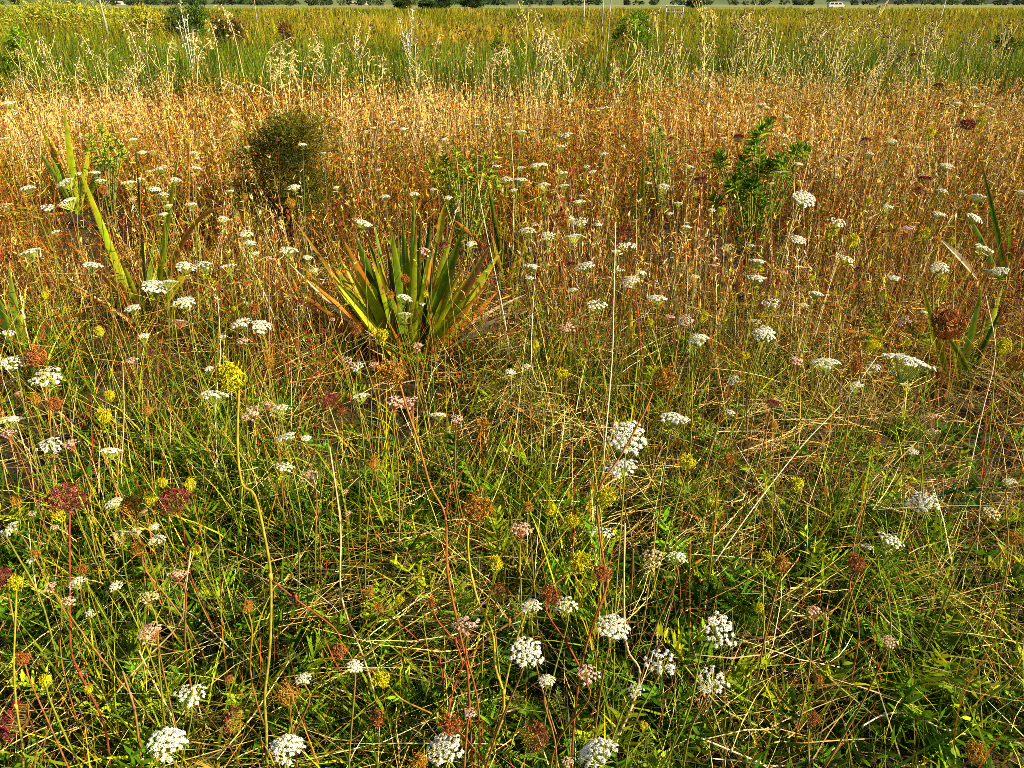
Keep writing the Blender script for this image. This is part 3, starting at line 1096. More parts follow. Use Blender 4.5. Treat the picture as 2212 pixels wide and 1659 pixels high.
big = []
for (cx, cy, c, w_, *kw) in [(600, 400, 'd', 26), (715, 450, 'd', 22), (780, 290, 'g', 18), (945, 370, 'g', 22), (1045, 300, 'g', 24), (1150, 60, 'd', 15), (1175, 350, 'y', 22),
                             (1215, 310, 'd', 22), (1310, 250, 'd', 24), (1440, 140, 'Y', 16, dict(b=q(1370, 520), bdy=0, t='o')), (1385, 420, 'g', 20), (1535, 310, 'y', 22), (1625, 320, 'g', 30, dict(tw=.1)),
                             (1560, 600, 'd', 24), (1870, 500, 'm', 28, dict(t='b', tw=.2)), (1960, 570, 'y', 30, dict(t='m', tw=0)), (480, 440, 'y', 26, dict(t='o', tw=.1)), (395, 690, 'y', 24, dict(tw=0)),
                             (480, 660, 'y', 22), (560, 780, 'Y', 22, dict(t='o')), (430, 870, 'd', 34, dict(tw=0)), (640, 700, 'd', 30), (820, 560, 'd', 26), (900, 520, 'd', 28), (1000, 560, 'g', 26),
                             (1130, 600, 'y', 26), (1100, 520, 'd', 24), (1260, 620, 'g', 24), (1330, 560, 'g', 24), (1450, 720, 'y', 26), (1480, 860, 'd', 30), (1350, 800, 'd', 30), (700, 1000, 'Y', 26),
                             (900, 900, 'g', 26), (1230, 900, 'y', 24), (1080, 900, 'y', 28), (1640, 1000, 'Y', 24), (1560, 1130, 'y', 26), (1180, 1130, 'y', 26), (1000, 1050, 'g', 26),
                             (10, 240, 'Y', 9, dict(t='b', sag=.03)), (0, 890, 'o', 11, dict(sag=.02)), (0, 690, 's', 8, dict(sag=.0)), (50, 640, 'o', 9, dict(sag=.01)), (0, 930, 'o', 8, dict(sag=.01)), (150, 830, 'o', 10), (-480, 680, 'o', 7, dict(sag=.0, dy=.1)),
                             (1900, 790, 'o', 10), (1830, 900, 'Y', 10), (2190, 980, 's', 8, dict(b=q(1450, 1400))), (2190, 1115, 's', 8, dict(b=q(1560, 1420))), (2040, 1130, 's', 7, dict(b=q(1300, 1430))), (1950, 1290, 's', 7, dict(b=q(1500, 1450))),
                             (350, 1610, 's', 8, dict(b=q(720, 1520))), (700, 1310, 's', 7), (560, 1240, 's', 7), (930, 1250, 'o', 9)]:
    x, y = q(cx, cy)
    big.append((x, y, c, w_, *(kw or [])))
random.seed(77)
for i in range(30):
    a_ = random.uniform(-1.0, 1.0)
    rr_ = random.uniform(.6, 1.0) * (1 - .28 * abs(a_))
    x, y = 880 + 215 * a_ * random.uniform(.8, 1.0), 765 - 305 * rr_ * math.cos(a_ * .85)
    big.append((x, y, random.choice('gdgdgyyy' if abs(a_) < .55 else 'gyyyYYmo'), random.uniform(12, 19), dict(t=random.choice([None, None, 'b', 'o']), tw=random.uniform(-.9, .9))))
flax('large green flax clump with yellow edged leaves in the middle of the meadow', 'the large flax clump', 882, 772, big, spread=.09, seed=3)
flax('sparse leaning flax plant with one long broad leaf and orange dead blades', 'the sparse leaning flax', 312, 690, [
    (160, 335, 'y', 17, dict(tw=.1, sag=.0)), (293, 308, 'd', 8, dict(tw=.9)), (387, 322, 'y', 13, dict(tw=.5)), (505, 452, 'o', 12, dict(m=(395, 420))),
    (165, 542, 'o', 13), (420, 575, 'Y', 20, dict(tw=.1)), (222, 582, 'm', 18), (370, 545, 'y', 9), (262, 560, 'y', 14), (318, 500, 'y', 12), (335, 500, 'g', 14),
    (120, 605, 'o', 7), (340, 565, 'y', 12), (400, 640, 'o', 8), (155, 610, 's', 6)], seed=4)
flax('upright yellow green flax with five tall blades standing furthest back', 'the upright yellow green flax', 165, 458, [
    (80, 255, 'y', 13, dict(tw=.2)), (137, 225, 'y', 17, dict(tw=.1, sag=0)), (74, 312, 'd', 12), (196, 302, 'y', 11), (237, 322, 'g', 15), (30, 335, 'Y', 6), (112, 340, 'g', 12),
    (180, 350, 'd', 12), (205, 440, 'o', 9), (40, 470, 'o', 5)], seed=5)
flax('flax at the meadow edge with a brown curling dead leaf', 'the flax with a curling leaf', 42, 778, [
    (18, 572, 'g', 20, dict(tw=.1)), (-6, 640, 'd', 20), (55, 690, 'y', 12), (208, 676, 'b', 17, dict(m=(70, 690), b=(92, 733), bdy=0, dy=.02)), (60, 600, 'y', 7), (-30, 600, 'g', 18)], seed=6)
flax('small flax with five green blades beside the wide white umbel', 'the five bladed flax', 2083, 838, [
    (1988, 600, 'y', 19, dict(tw=.1, sag=.0)), (2126, 603, 'd', 18, dict(tw=.3)), (2168, 612, 'y', 15, dict(tw=.0)), (2176, 640, 'd', 15), (2044, 722, 'g', 15, dict(b=(2100, 822), tw=.1)), (2055, 690, 'y', 12)], seed=7)
flax('dark thin bladed flax at the right margin of the meadow', 'the dark thin bladed flax', 2190, 640, [
    (2120, 350, 'd', 11, dict(tw=.2)), (2083, 455, 'd', 13), (2180, 470, 'g', 9), (2100, 560, 's', 6), (2230, 480, 'd', 12)], seed=8)
flax('tiny flax seedling with yellow blades among the white umbels', 'the tiny yellow flax', 1360, 778, [
    (1364, 645, 'Y', 14, dict(tw=.0)), (1352, 690, 'y', 10), (1374, 690, 'Y', 9), (1340, 720, 'g', 9), (1385, 725, 'y', 8)], seed=9)
flax('narrow flax with pale upright blades beside the leafy shrub', 'the narrow pale flax', 1388, 500, [
    (1388, 322, 'y', 11, dict(tw=.1)), (1352, 382, 'd', 10), (1394, 420, 'Y', 10), (1376, 400, 'g', 9), (1408, 400, 'y', 8), (1362, 440, 'd', 9)], seed=10)
flax('single bladed flax with an orange fallen leaf behind the large clump', 'the single bladed flax', 1100, 620, [
    (1051, 385, 'd', 12, dict(tw=.2, sag=.0)), (980, 474, 'o', 11, dict(b=(1044, 535), bdy=.05, dy=.05)), (1145, 480, 'Y', 7), (1060, 500, 'm', 11), (1120, 540, 'y', 8)], seed=12)


def lying_leaf(label, short, pts, w0, col, hz):
    P_ = [at_z(x, y, hz) for x, y in pts]
    P_ = smooth_path(P_, 4)
    base = P_[0].copy()
    mb = MB()
    n = len(P_) - 1
    wd = px_size(w0, base)
    ws = [wd * max(.08, math.sin(math.pi * min(.97, .12 + .85 * i / n))) for i in range(n + 1)]
    tan = (P_[-1] - P_[0]).normalized()
    side = tan.cross(Vector((0, .3, 1))).normalized()
    a, b = FC[col]
    cols = [tuple(a[j] + (b[j] - a[j]) * random.random() for j in range(3)) for i in range(n + 1)]
    mb.strip([p - base for p in P_], ws, side, cols, .18)
    o = mb.build('dead_leaf', M_FLAX)
    o.location = base
    tag(o, label, 'dead leaf', 'dead flax leaves')
    mark(short, (pts[0][0] + pts[-1][0]) / 2, pts[0][1])


lying_leaf('orange dead flax leaf lying on the straw', 'the orange dead leaf', [(1818, 713), (1870, 722), (1945, 748)], 15, 'o', .22)
lying_leaf('long tan dead flax blade fallen across the umbels', 'the tan dead blade', [(2035, 520), (2075, 560), (2112, 605)], 13, 's', .40)
lying_leaf('short orange dead blade under the straw', 'the short orange blade', [(640, 790), (700, 783), (775, 768)], 7, 'o', .2)


# ---- leafy shrubs made of rosettes
def rosette_shrub(label, short, bx, by, ros, leafpx, Y, col, seed, nl=13, wide=.3):
    random.seed(seed)
    base = at_y(bx, by, Y)
    base.z = 0
    o = empty('leafy_shrub', base)
    st, lv = MB(), MB()
    for (x, y) in ros:
        p = at_y(x, y, Y + random.uniform(-.16, .16)) - base
        ln = px_size(leafpx, base)
        mid = Vector((p.x * .45, p.y * .6, p.z * .55))
        pth = smooth_path([(random.uniform(-.02, .02), 0, 0), mid, p], 4)
        st.tube(pth, .006, .003, jit((.15, .11, .04)), 5, jit((.2, .25, .04)))
        ax = (p - mid).normalized()
        for ring in range(3):
            c0 = p - ax * ln * .35 * ring
            m = nl - ring * 2
            for i in range(m):
                a = i * 6.283 / m + ring * .4 + random.uniform(-.2, .2)
                u = ax.cross(Vector((.3, .8, .1))).normalized()
                v = ax.cross(u)
                d = (u * math.cos(a) + v * math.sin(a)) * (.55 + ring * .35) + ax * (.75 - ring * .3) + rdir() * .15
                lv.leaf(c0, d, ax, ln * random.uniform(1.0, 1.6), ln * wide * random.uniform(1.1, 1.6), jit(random.choice(col), .25))
    for k in range(len(ros) * 4):              # smaller leaves lower on the twigs
        x, y = random.choice(ros)
        t = random.uniform(.3, .85)
        p = (at_y(x, y, Y + random.uniform(-.15, .15)) - base) * t
        p = Vector((p.x + random.uniform(-.03, .03), p.y, p.z))
        for z in range(4):
            lv.leaf(p + rdir() * .02, rdir() + Vector((0, 0, .5)), Vector((0, 0, 1)), ln * random.uniform(.6, 1.2), ln * wide, jit(random.choice(col), .3))
    st.build('stems', M_STEM, o, True)
    lv.build('leaves', M_LEAF, o)
    tag(o, label, 'shrub', 'leafy green shrubs')
    mark(short, bx, by - 90)


GL = [(.05, .12, .005), (.12, .22, .007), (.24, .33, .010)]
GY = [(.19, .27, .007), (.30, .37, .010), (.07, .13, .005)]
rosette_shrub('glossy leafed shrub with whorled leaves on spreading twigs', 'the glossy whorled shrub', 1625, 520, [
    (1645, 283), (1660, 272), (1632, 300), (1725, 322), (1738, 328), (1712, 330), (1560, 340), (1552, 348), (1615, 335), (1605, 350), (1690, 358), (1665, 365), (1640, 368), (1620, 395), (1612, 385),
    (1655, 362), (1680, 345), (1628, 320), (1610, 410), (1625, 405), (1545, 435), (1600, 430), (1655, 437), (1625, 500), (1588, 395), (1580, 400), (1600, 372), (1640, 335), (1640, 410), (1670, 455)], 17, 4.35, GL, 3, 12, .28)
rosette_shrub('light green bushy shrub standing behind the large flax', 'the light green bushy shrub', 1005, 540, [
    (960, 345), (985, 330), (1000, 352), (1048, 342), (1070, 338), (940, 352), (955, 372), (975, 365), (1010, 375), (1035, 370), (965, 390), (1000, 395), (1020, 390), (1045, 362), (1060, 380), (985, 385),
    (1030, 415), (1010, 420), (1055, 415), (985, 415), (925, 360), (1075, 400), (1040, 440), (1000, 440), (1060, 440), (965, 355), (1025, 350), (940, 380)], 12, 4.5, GY, 4, 9, .34)
rosette_shrub('bright green young shrub standing behind the upright flax', 'the bright green young shrub', 235, 450, [
    (215, 278), (235, 300), (222, 290), (250, 305), (195, 300), (262, 318), (205, 318), (240, 325), (225, 335), (255, 340), (210, 345), (238, 350), (265, 335), (190, 325), (228, 310), (245, 365)], 10, 5.6, GY, 5, 9, .28)
rosette_shrub('pale green slender shrub standing beside the narrow flax', 'the pale slender shrub', 1425, 480, [
    (1405, 245), (1415, 262), (1425, 285), (1432, 300), (1442, 318), (1410, 300), (1428, 330), (1448, 345), (1435, 362), (1412, 345), (1400, 370), (1440, 385), (1425, 400), (1405, 325)], 9, 5.6, GY, 6, 9, .3)


def leaf_cloud(n, clumps, ln, wd, cols, probs=None):
    """n small leaves spread through clumps = (centre, radii, weight)"""
    wts = np.array([c[2] for c in clumps], float)
    idx = rng.choice(len(clumps), n, p=wts / wts.sum())
    cen = np.array([c[0] for c in clumps])[idx]
    rad = np.array([c[1] for c in clumps])[idx]
    d = norm(rng.normal(size=(n, 3)))
    r = rng.random(n) ** .45
    P_ = cen + d * rad * r[:, None]
    D = norm(d * .8 + rng.normal(0, .6, (n, 3)) + np.array([0, 0, .35]))
    hue = pick(len(clumps), cols, probs, .2)[idx] * (1 + rng.normal(0, .25, (n, 1)))
    hue = np.clip(hue, .004, .8)
    L = ln * rng.uniform(.6, 1.3, n)
    return blades(P_, D, L, rng.normal(0, .15, (n, 3)), np.full(n, wd) * rng.uniform(.7, 1.3, n), hue * .85, hue, 2)


def needle_shrub():
    x, y, Y = 618, 470, 5.0
    base = at_y(x, y, Y)
    base.z = 0
    o = empty('needle_shrub', base)
    st = MB()
    cl = []
    random.seed(8)
    for i in range(64):
        u, v = random.gauss(0, .38), random.random()
        px_, py_ = x + u * 115 * (.75 + .5 * v), 268 + v * 185
        p = at_y(px_, py_, Y + random.uniform(-.22, .22)) - base
        cl.append((tuple(p), (.10, .10, .11), 1))
        st.tube(smooth_path([(0, 0, 0), Vector((p.x * .4, p.y * .4, p.z * .55)), p + Vector((0, 0, .05))], 3), .005, .0015, (.10, .065, .03), 4)
    st.build('branches', M_STEM, o, True)
    link('foliage', np_mesh('foliage', *leaf_cloud(17000, cl, .032, .0055, [(.06, .075, .004), (.12, .12, .006), (.03, .04, .004), (.20, .15, .010)])), M_LEAF, o)
    tag(o, 'dark olive bushy shrub with fine needle leaves in the rusty grass', 'shrub')
    mark('the dark needle leafed shrub', 618, 350)


needle_shrub()


def bush(label, x, ytop, wpx, Y, cols, n=5000, ln=.05, wd=.02, name='field_bush', ybot_z=0, lump=26, ztop=None, cat='bush', group=None):
    top = at_y(x, ytop, Y)
    base = Vector((top.x, Y, 0))
    o = empty(name, base)
    rad = px_size(wpx, top) / 2
    h = ztop or top.z
    random.seed(int(x))
    cl, st = [], MB()
    for i in range(lump):
        a, rr, v = random.random() * 6.28, math.sqrt(random.random()), random.random()
        rr *= .85 * (1 - .35 * v)
        p = Vector((math.cos(a) * rad * rr, math.sin(a) * rad * rr, h * (.12 + .72 * v)))
        k = random.uniform(.30, .5)
        cl.append((tuple(p), (rad * k, rad * k, min(rad * k, h * .22)), k * k))
        st.tube(smooth_path([(0, 0, -.02), (p.x * .3, p.y * .3, p.z * .5), p], 3), .02 * h, .006 * h, (.09, .065, .04), 5)
    st.build('branches', M_STEM, o, True)
    link('foliage', np_mesh('foliage', *leaf_cloud(n, cl, ln, wd, cols)), M_LEAF, o)
    tag(o, label, cat, group)
    mark('the ' + ' '.join(label.split(' ')[:SH.get(label.split(' ')[0], 4)]), x, ytop + 25)


DKG = [(.03, .065, .012), (.05, .10, .014), (.08, .15, .015)]
bush('dense rounded green bush rising from the rushes', 1366, 11, 100, 16.5, GL + [(.05, .10, .012)], 9000, .045, .022)
bush('wide dark green bush on the far grass bank', 388, -6, 115, 24, DKG, 7000, .08, .035)
bush('dark brown and green bush beside the pale silver weed', 492, 22, 85, 16.5, [(.07, .07, .015), (.12, .08, .02), (.05, .06, .012)], 6000, .06, .02)
bush('small russet bush in the yellow grass', 610, 26, 42, 17, [(.16, .08, .02), (.22, .11, .02), (.12, .12, .02)], 2600, .05, .016)
bush('leafy dark bush on the meadow edge', 12, 38, 70, 11.5, GL, 3500, .06, .02)
bush('flat topped green bush left of the seedy weeds', 1085, 48, 52, 13.2, GY, 2500, .05, .02)
bush('yellow green thicket standing highest on the grass bank', 140, 2, 330, 33, [(.26, .30, .02), (.36, .36, .03), (.18, .24, .02)], 14000, .14, .04, lump=60)
bush('low yellow thicket between the post and the dark bush', 320, 10, 140, 30, [(.30, .32, .02), (.38, .36, .03), (.2, .24, .02)], 5000, .13, .04, lump=20)
bush('dark green bush by the right field edge', 2190, 45, 60, 12.5, [(.07, .12, .014), (.11, .16, .016), (.05, .08, .012)], 3200, .06, .018)


# ---- trees along the far edge of the meadow
def tree(label, x, Y, wpx, hgt, seed):
    g = at_y(x, 14, Y)
    base = Vector((g.x, Y, 0))
    o = empty('field_tree', base)
    random.seed(seed)
    rad = wpx * K / F * Y / 2
    tr = MB()
    tr.tube(smooth_path([(0, 0, -.05), (.05, 0, hgt * .3), (.1, .05, hgt * .75)], 4), .16, .05, (.10, .07, .045), 7)
    cl = []
    for i in range(20):
        a, v = random.random() * 6.28, random.random()
        rr = math.sqrt(random.random()) * rad * .72 * (1 - .35 * v)
        p = Vector((math.cos(a) * rr, math.sin(a) * rr, hgt * (.28 + .62 * v)))
        k = random.uniform(.24, .4)
        cl.append((tuple(p), (rad * k, rad * k, hgt * .14), k))
        tr.tube(smooth_path([(0.05, 0, hgt * .25), (p.x * .5, p.y * .5, p.z * .7), p], 3), .06, .015, (.10, .07, .045), 5)
    tr.build('trunk', M_STEM, o, True)
    link('crown', np_mesh('crown', *leaf_cloud(5200, cl, .22, .12, [(.022, .045, .012), (.04, .075, .014), (.06, .10, .016)])), M_LEAF, o)
    tag(o, label, 'tree', 'dark trees beyond the meadow')
    


tree('round dark tree standing alone left of the other dark trees', 868, 150, 40, 2.3, 1)
tree('low spreading dark tree second in the row beyond the meadow', 926, 152, 48, 1.9, 2)
tree('tall full dark tree in the middle of the row beyond the meadow', 960, 155, 54, 3.2, 3)
tree('wide dark tree at the right end of the row beyond the meadow', 1020, 158, 66, 3.3, 4)
tree('dark pine like tree behind the white rail frame', 1500, 165, 50, 3.0, 5)


# ---- hills, structure far behind
def hill(name, mat, x0, x1, Y, depth, prof, label):
    nx, ny = 70, 14
    v, f = [], []
    for j in range(ny + 1):
        t = j / ny
        for i in range(nx + 1):
            s = i / nx
            x = x0 + (x1 - x0) * s
            y = Y + depth * t
            hh = prof(s) * math.sin(math.pi * min(.98, t * .55)) ** 1.1
            hh += hh * .22 * mnoise.noise(Vector((x * .0028, y * .003, 3.1))) + hh * .1 * mnoise.noise(Vector((x * .009, y * .008, 8)))
            v.append((x, y, hh if j else -2))
    W_ = nx + 1
    for j in range(ny):
        for i in range(nx):
            f.append((j * W_ + i, j * W_ + i + 1, (j + 1) * W_ + i + 1, (j + 1) * W_ + i))
    me = bpy.data.meshes.new(name)
    me.from_pydata(v, [], f)
    me.polygons.foreach_set('use_smooth', [True] * len(f))
    o = link(name, me, mat)
    tag(o, label, 'hill', kind='structure')


hill('hill_slope', M_HILL, -1500, 420, 900, 900, lambda s: 150 * min(1, .35 + s) * min(1, (1 - s) * 4 + .05), 'grassy hillside with dark tree patches behind the meadow')
hill('forest_hill', M_FOREST, -300, 2600, 1150, 1200, lambda s: 260 * min(1, s * 3 + .2), 'dark blue forested hill behind the right half of the meadow')
hill('far_forest_ridge', M_FOREST, -3200, 500, 1900, 1200, lambda s: 420, 'dark wooded ridge behind the grassy hillside')


def far_wood():
    rows = []
    for (x0, x1, Y, n, h) in ((-260, 60, 560, 60, 4.0), (-420, -150, 880, 60, 5), (60, 800, 620, 120, 5.0), (-700, -200, 760, 50, 5)):
        for i in range(n):
            rows.append((random.uniform(x0, x1), Y + random.uniform(-20, 40), h * random.uniform(.5, 1.2)))
    parts = []
    cl = [((x, y, h * .5), (h * .7, h * .7, h * .5), h) for (x, y, h) in rows]
    parts.append(leaf_cloud(24000, cl, 1.4, .9, [(.02, .035, .015), (.035, .06, .02), (.05, .08, .025)]))
    stuff('distant_trees', parts, M_LEAF, 'far off hedges and woods at the foot of the hills', 'woods')


far_wood()


def farmhouse(label, x, Y, w_, h_, wall, roof):
    p = at_y(x, 14, Y)
    o = empty('farmhouse', Vector((p.x, Y, 0)))
    d = w_ * .6
    b = MB()
    c = (.5, .5, .5)
    x0, x1, y0, y1 = -w_ / 2, w_ / 2, -d / 2, d / 2
    for quad in ([(x0, y0, 0), (x1, y0, 0), (x1, y0, h_), (x0, y0, h_)], [(x1, y0, 0), (x1, y1, 0), (x1, y1, h_), (x1, y0, h_)],
                 [(x1, y1, 0), (x0, y1, 0), (x0, y1, h_), (x1, y1, h_)], [(x0, y1, 0), (x0, y0, 0), (x0, y0, h_), (x0, y1, h_)]):
        b.face(quad, c)
    b.face([(x0, y0, h_), (x0, 0, h_ * 1.5), (x0, y1, h_)], c)
    b.face([(x1, y0, h_), (x1, y1, h_), (x1, 0, h_ * 1.5)], c)
    b.build('wall', wall, o)
    r = MB()
    for s in (-1, 1):
        r.face([(x0 - .4, s * (d / 2 + .5), h_ - .2), (x1 + .4, s * (d / 2 + .5), h_ - .2), (x1 + .4, 0, h_ * 1.5 + .12), (x0 - .4, 0, h_ * 1.5 + .12)], c)
        r.face([(x0 - .4, s * (d / 2 + .5), h_ - .35), (x1 + .4, s * (d / 2 + .5), h_ - .35), (x1 + .4, 0, h_ * 1.5), (x0 - .4, 0, h_ * 1.5)], c)
    r.build('roof', roof, o)
    for k in (-.28, .22):
        wn = MB()
        wn.face([(w_ * k - .6, y0 - .03, h_ * .35), (w_ * k + .6, y0 - .03, h_ * .35), (w_ * k + .6, y0 - .03, h_ * .8), (w_ * k - .6, y0 - .03, h_ * .8)], c)
        wn.build('window', M_DARK, o)
    tag(o, label, 'house', 'far farmhouses')
    


farmhouse('low grey farmhouse far beyond the yellow thicket', 556, 800, 13, 2.3, M_WOOD, M_ROOF)
farmhouse('grey roofed farmhouse far behind the leaning grey post', 250, 800, 15, 2.0, M_WOOD, M_WOOD)
farmhouse('long grey farm shed far beyond the meadow', 770, 900, 22, 1.9, M_WOOD, M_WOOD)


def post(label, x, ytop, ybot, Y, r, mat=None, lean=0.0, cap=True):
    top = at_y(x, ytop, Y)
    h = max(top.z, .6) + .25
    o = empty('field_post', Vector((top.x, Y, 0)))
    m = MB()
    m.tube([(0, 0, -.3), (lean * .5, 0, h * .5), (lean, 0, h)], r, r * .85, (.30, .27, .22), 8)
    m.build('shaft', mat or M_STEM, o)
    c = MB()
    c.tube([(lean, 0, h), (lean, 0, h + r * .8)], r * 1.25, r * 1.1, (.34, .32, .28), 8)
    c.build('cap', M_STEM, o)
    tag(o, label, 'post', 'posts standing in the field')
    


post('dark leaning post standing left of the far dark bush', 219, -8, 36, 26, .03, lean=-.1)
post('thin dark pole above the russet bush', 548, -10, 30, 30, .014)
post('thin white pole standing over the far grass', 1263, -8, 30, 30, .016, M_WHITE)
post('dark wooden stake left of the rounded bush', 1303, 10, 55, 16, .012)
post('white leaning stake near the right end of the field', 2039, -6, 12, 40, .024, M_WHITE, lean=.15)
post('pale stake beside the dense rounded bush', 1313, 12, 60, 13.6, .008, M_WOOD, lean=.05)


def rail_frame():
    Y = 60
    a, b = at_y(1439, 20, Y), at_y(1476, 20, Y)
    ztop = at_y(1457, 11.5, Y).z
    o = empty('rail_frame', Vector((a.x, Y, 0)))
    W_ = b.x - a.x
    for x in (0, W_ * .5, W_):
        m = MB()
        m.tube([(x, 0, -.1), (x, 0, ztop)], .03, .03, (.8, .8, .8), 8)
        m.build('upright', M_WHITE, o)
    for z in (ztop, ztop * .72):
        m = MB()
        m.tube([(-.05, -.058, z - .05), (W_ + .05, -.058, z - .05)], .026, .026, (.8, .8, .8), 8)
        m.build('rail', M_WHITE, o)
    tag(o, 'white rail frame standing in the grass right of the rounded bush', 'rail')
    mark('the white rail frame', 1457, 16)


rail_frame()


def van():
    Y = 260
    p = at_y(1806, 10, Y)
    o = empty('parked_van', Vector((p.x, Y, 0)))
    c = (.8, .8, .8)
    prof = [(-2.3, .35), (2.2, .35), (2.35, .9), (1.9, 1.15), (1.35, 1.78), (-2.2, 1.82), (-2.35, 1.0)]
    b = MB()
    for y in (-.85, .85):
        b.face([(x, y, z) for x, z in (prof if y < 0 else prof[::-1])], c)
    for i in range(len(prof)):
        (xa, za), (xb, zb) = prof[i], prof[(i + 1) % len(prof)]
        b.face([(xa, -.85, za), (xa, .85, za), (xb, .85, zb), (xb, -.85, zb)], c)
    b.build('body', M_WHITE, o)
    for x0, x1 in ((-2.0, -.9), (-.75, .3), (.45, 1.3)):
        g = MB()
        for y in (-.865, .865):
            g.face([(x0, y, 1.12), (x1 + .15 * (x1 > 1), y, 1.12), (x1 - .1, y, 1.62), (x0 + .05, y, 1.62)], c)
        g.build('window', M_DARK, o)
    for x in (-1.45, 1.45):
        for y in (-.78, .78):
            t = MB()
            t.tube([(x, y - .1, .32), (x, y + .1, .32)], .32, .32, c, 14)
            t.build('wheel', M_DARK, o)
    tag(o, 'small white van parked far off at the right field edge', 'van')
    mark('the small white van', 1806, 8)


van()


# ------------------------------------------------------------------ tall dry weeds against the back of the meadow
def weed_proto(seed, hgt=1.25):
    random.seed(seed)
    st, lv = MB(), MB()
    sc_ = random.choice([(.40, .36, .10), (.48, .42, .16), (.30, .30, .06)])
    x, y = random.gauss(0, .05), random.gauss(0, .05)
    main = smooth_path([(0, 0, 0), (x, y, hgt * .5), (x * 2.2, y * 2.2, hgt)], 5)
    st.tube(main, .0085, .004, jit(sc_), 5)
    ends = [main[-1]]
    for i in range(random.randint(8, 12)):
        t = random.uniform(.35, .95)
        k = min(len(main) - 2, int(t * (len(main) - 1)))
        p = main[k]
        a = random.random() * 6.28
        ln = hgt * random.uniform(.12, .32) * (1.25 - t * .6)
        d = Vector((math.cos(a) * .55, math.sin(a) * .55, .8))
        e = p + d * ln + Vector((0, 0, ln * .25))
        st.tube([p, p + d * ln * .5, e], .005, .003, jit(sc_), 4)
        ends.append(e)
        if random.random() < .6:
            e2 = p + d * ln * .55 + Vector((math.cos(a + 1.2), math.sin(a + 1.2), .8)) * ln * .35
            st.tube([p + d * ln * .5, e2], .004, .0025, jit(sc_), 4)
            ends.append(e2)
        if random.random() < .7:
            dd = Vector((math.cos(a + .4), math.sin(a + .4), random.uniform(-.3, .5)))
            lv.leaf(p, dd, Vector((0, 0, 1)), random.uniform(.06, .13), .018, jit((.26, .27, .05), .3))
    heads = []
    for e in ends:
        hd = MB()
        for z in range(random.randint(1, 3)):
            c = e + rdir() * .028
            dark = jit(random.choice([(.11, .065, .025), (.17, .10, .03), (.24, .16, .05)]), .3)
            pale = jit((.66, .55, .34), .2)
            for q_ in range(9):
                d = (rdir() + Vector((0, 0, .5))).normalized()
                hd.leaf(c, d, rdir(), random.uniform(.018, .032), .013, dark if q_ % 3 else pale)
        heads.append(hd)
    return st, heads, lv


WEEDS = []
for s_ in range(7):
    a_, hs_, c_ = weed_proto(200 + s_)
    ms_ = [('stem', a_.mesh('stem', True)), ('leaves', c_.mesh('leaves'))] + [('seed_head', h_.mesh('seed_head')) for h_ in hs_]
    for n_, me in ms_:
        me.materials.append({'stem': M_STEM, 'leaves': M_HERB, 'seed_head': M_SEED}[n_])
    WEEDS.append(ms_)


def weed(x, ytop, Y, i, look='tall dry seedy weed'):
    random.seed(i * 17 + 3)
    p = at_y(x, ytop, Y)
    o = empty('dry_weed', Vector((p.x, Y, 0)))
    k = max(.5, p.z) / 1.25
    o.scale = (k, k, k)
    o.rotation_euler = (random.gauss(0, .06), random.gauss(.05, .08), random.random() * 6.28)
    for n_, me in WEEDS[i % len(WEEDS)]:
        c = bpy.data.objects.new(n_, me)
        COL.objects.link(c)
        c.parent = o
    tag(o, None, 'weed', 'tall dry weeds at the back of the meadow', 'thing')
    later(o, look, x, ytop + 40)


WPOS = [(1490, 55), (1455, 30), (1478, 62), (1545, 20), (1560, 70), (1590, 40), (1612, 30), (1640, 28), (1655, 55), (1690, 45), (1720, 50), (1745, 25), (1762, 70), (1790, 42), (1815, 60),
        (1835, 48), (1860, 52), (1885, 35), (1905, 75), (1930, 60), (1952, 58), (1975, 45), (2000, 70), (2025, 55), (2048, 60), (2070, 52), (2095, 78), (2120, 62), (2145, 70), (2170, 50), (2195, 60),
        (1130, 25), (1145, 60), (1165, 95), (1215, 90), (1255, 110), (1290, 130), (1335, 95), (1415, 85), (1440, 110), (1515, 100), (1580, 105), (1675, 110), (1735, 110), (1825, 110), (1890, 115), (1990, 110),
        (2060, 115), (2150, 120), (865, 40), (880, 75), (895, 95), (780, 90), (745, 60), (300, 60), (355, 95), (120, 95), (60, 90), (15, 110), (190, 110), (260, 105)]
for i, (x, yt) in enumerate(WPOS):
    weed(x, yt, 10.6 + ((i * 37) % 17) / 17 * 2.2 if yt < 80 else 9.0 + ((i * 29) % 11) / 8, i)


# pale silver weed
def silver_weed(label, x, ytop, Y, seed):
    random.seed(seed)
    p = at_y(x, ytop, Y)
    o = empty('silver_weed', Vector((p.x, Y, 0)))
    st, lv = MB(), MB()
    h = p.z
    for i in range(4):
        a = i * 1.6
        e = Vector((math.cos(a) * .06 * h, math.sin(a) * .06 * h, h * random.uniform(.75, 1)))
        pth = smooth_path([(0, 0, 0), (e.x * .3, e.y * .3, e.z * .55), e], 6)
        st.tube(pth, .008, .004, (.5, .5, .35), 5)
        for pp in pth[8:]:
            for q_ in range(6):
                lv.leaf(pp + rdir() * .02, rdir() + Vector((0, 0, .4)), rdir(), .05, .022, jit((.50, .52, .36), .3))
    st.build('stems', M_STEM, o, True)
    lv.build('leaves', M_HERB, o)
    tag(o, label, 'weed', 'silver leaved weeds', 'thing')
    mark('the ' + ' '.join(label.split(' ')[:4 if 'leaved' in label else 3]), x, ytop + 20)


silver_weed('pale silver leaved weed in front of the dark bush', 392, 2, 11.5, 1)
silver_weed('small silver weed beside the far dark trees', 877, 20, 11.8, 2)


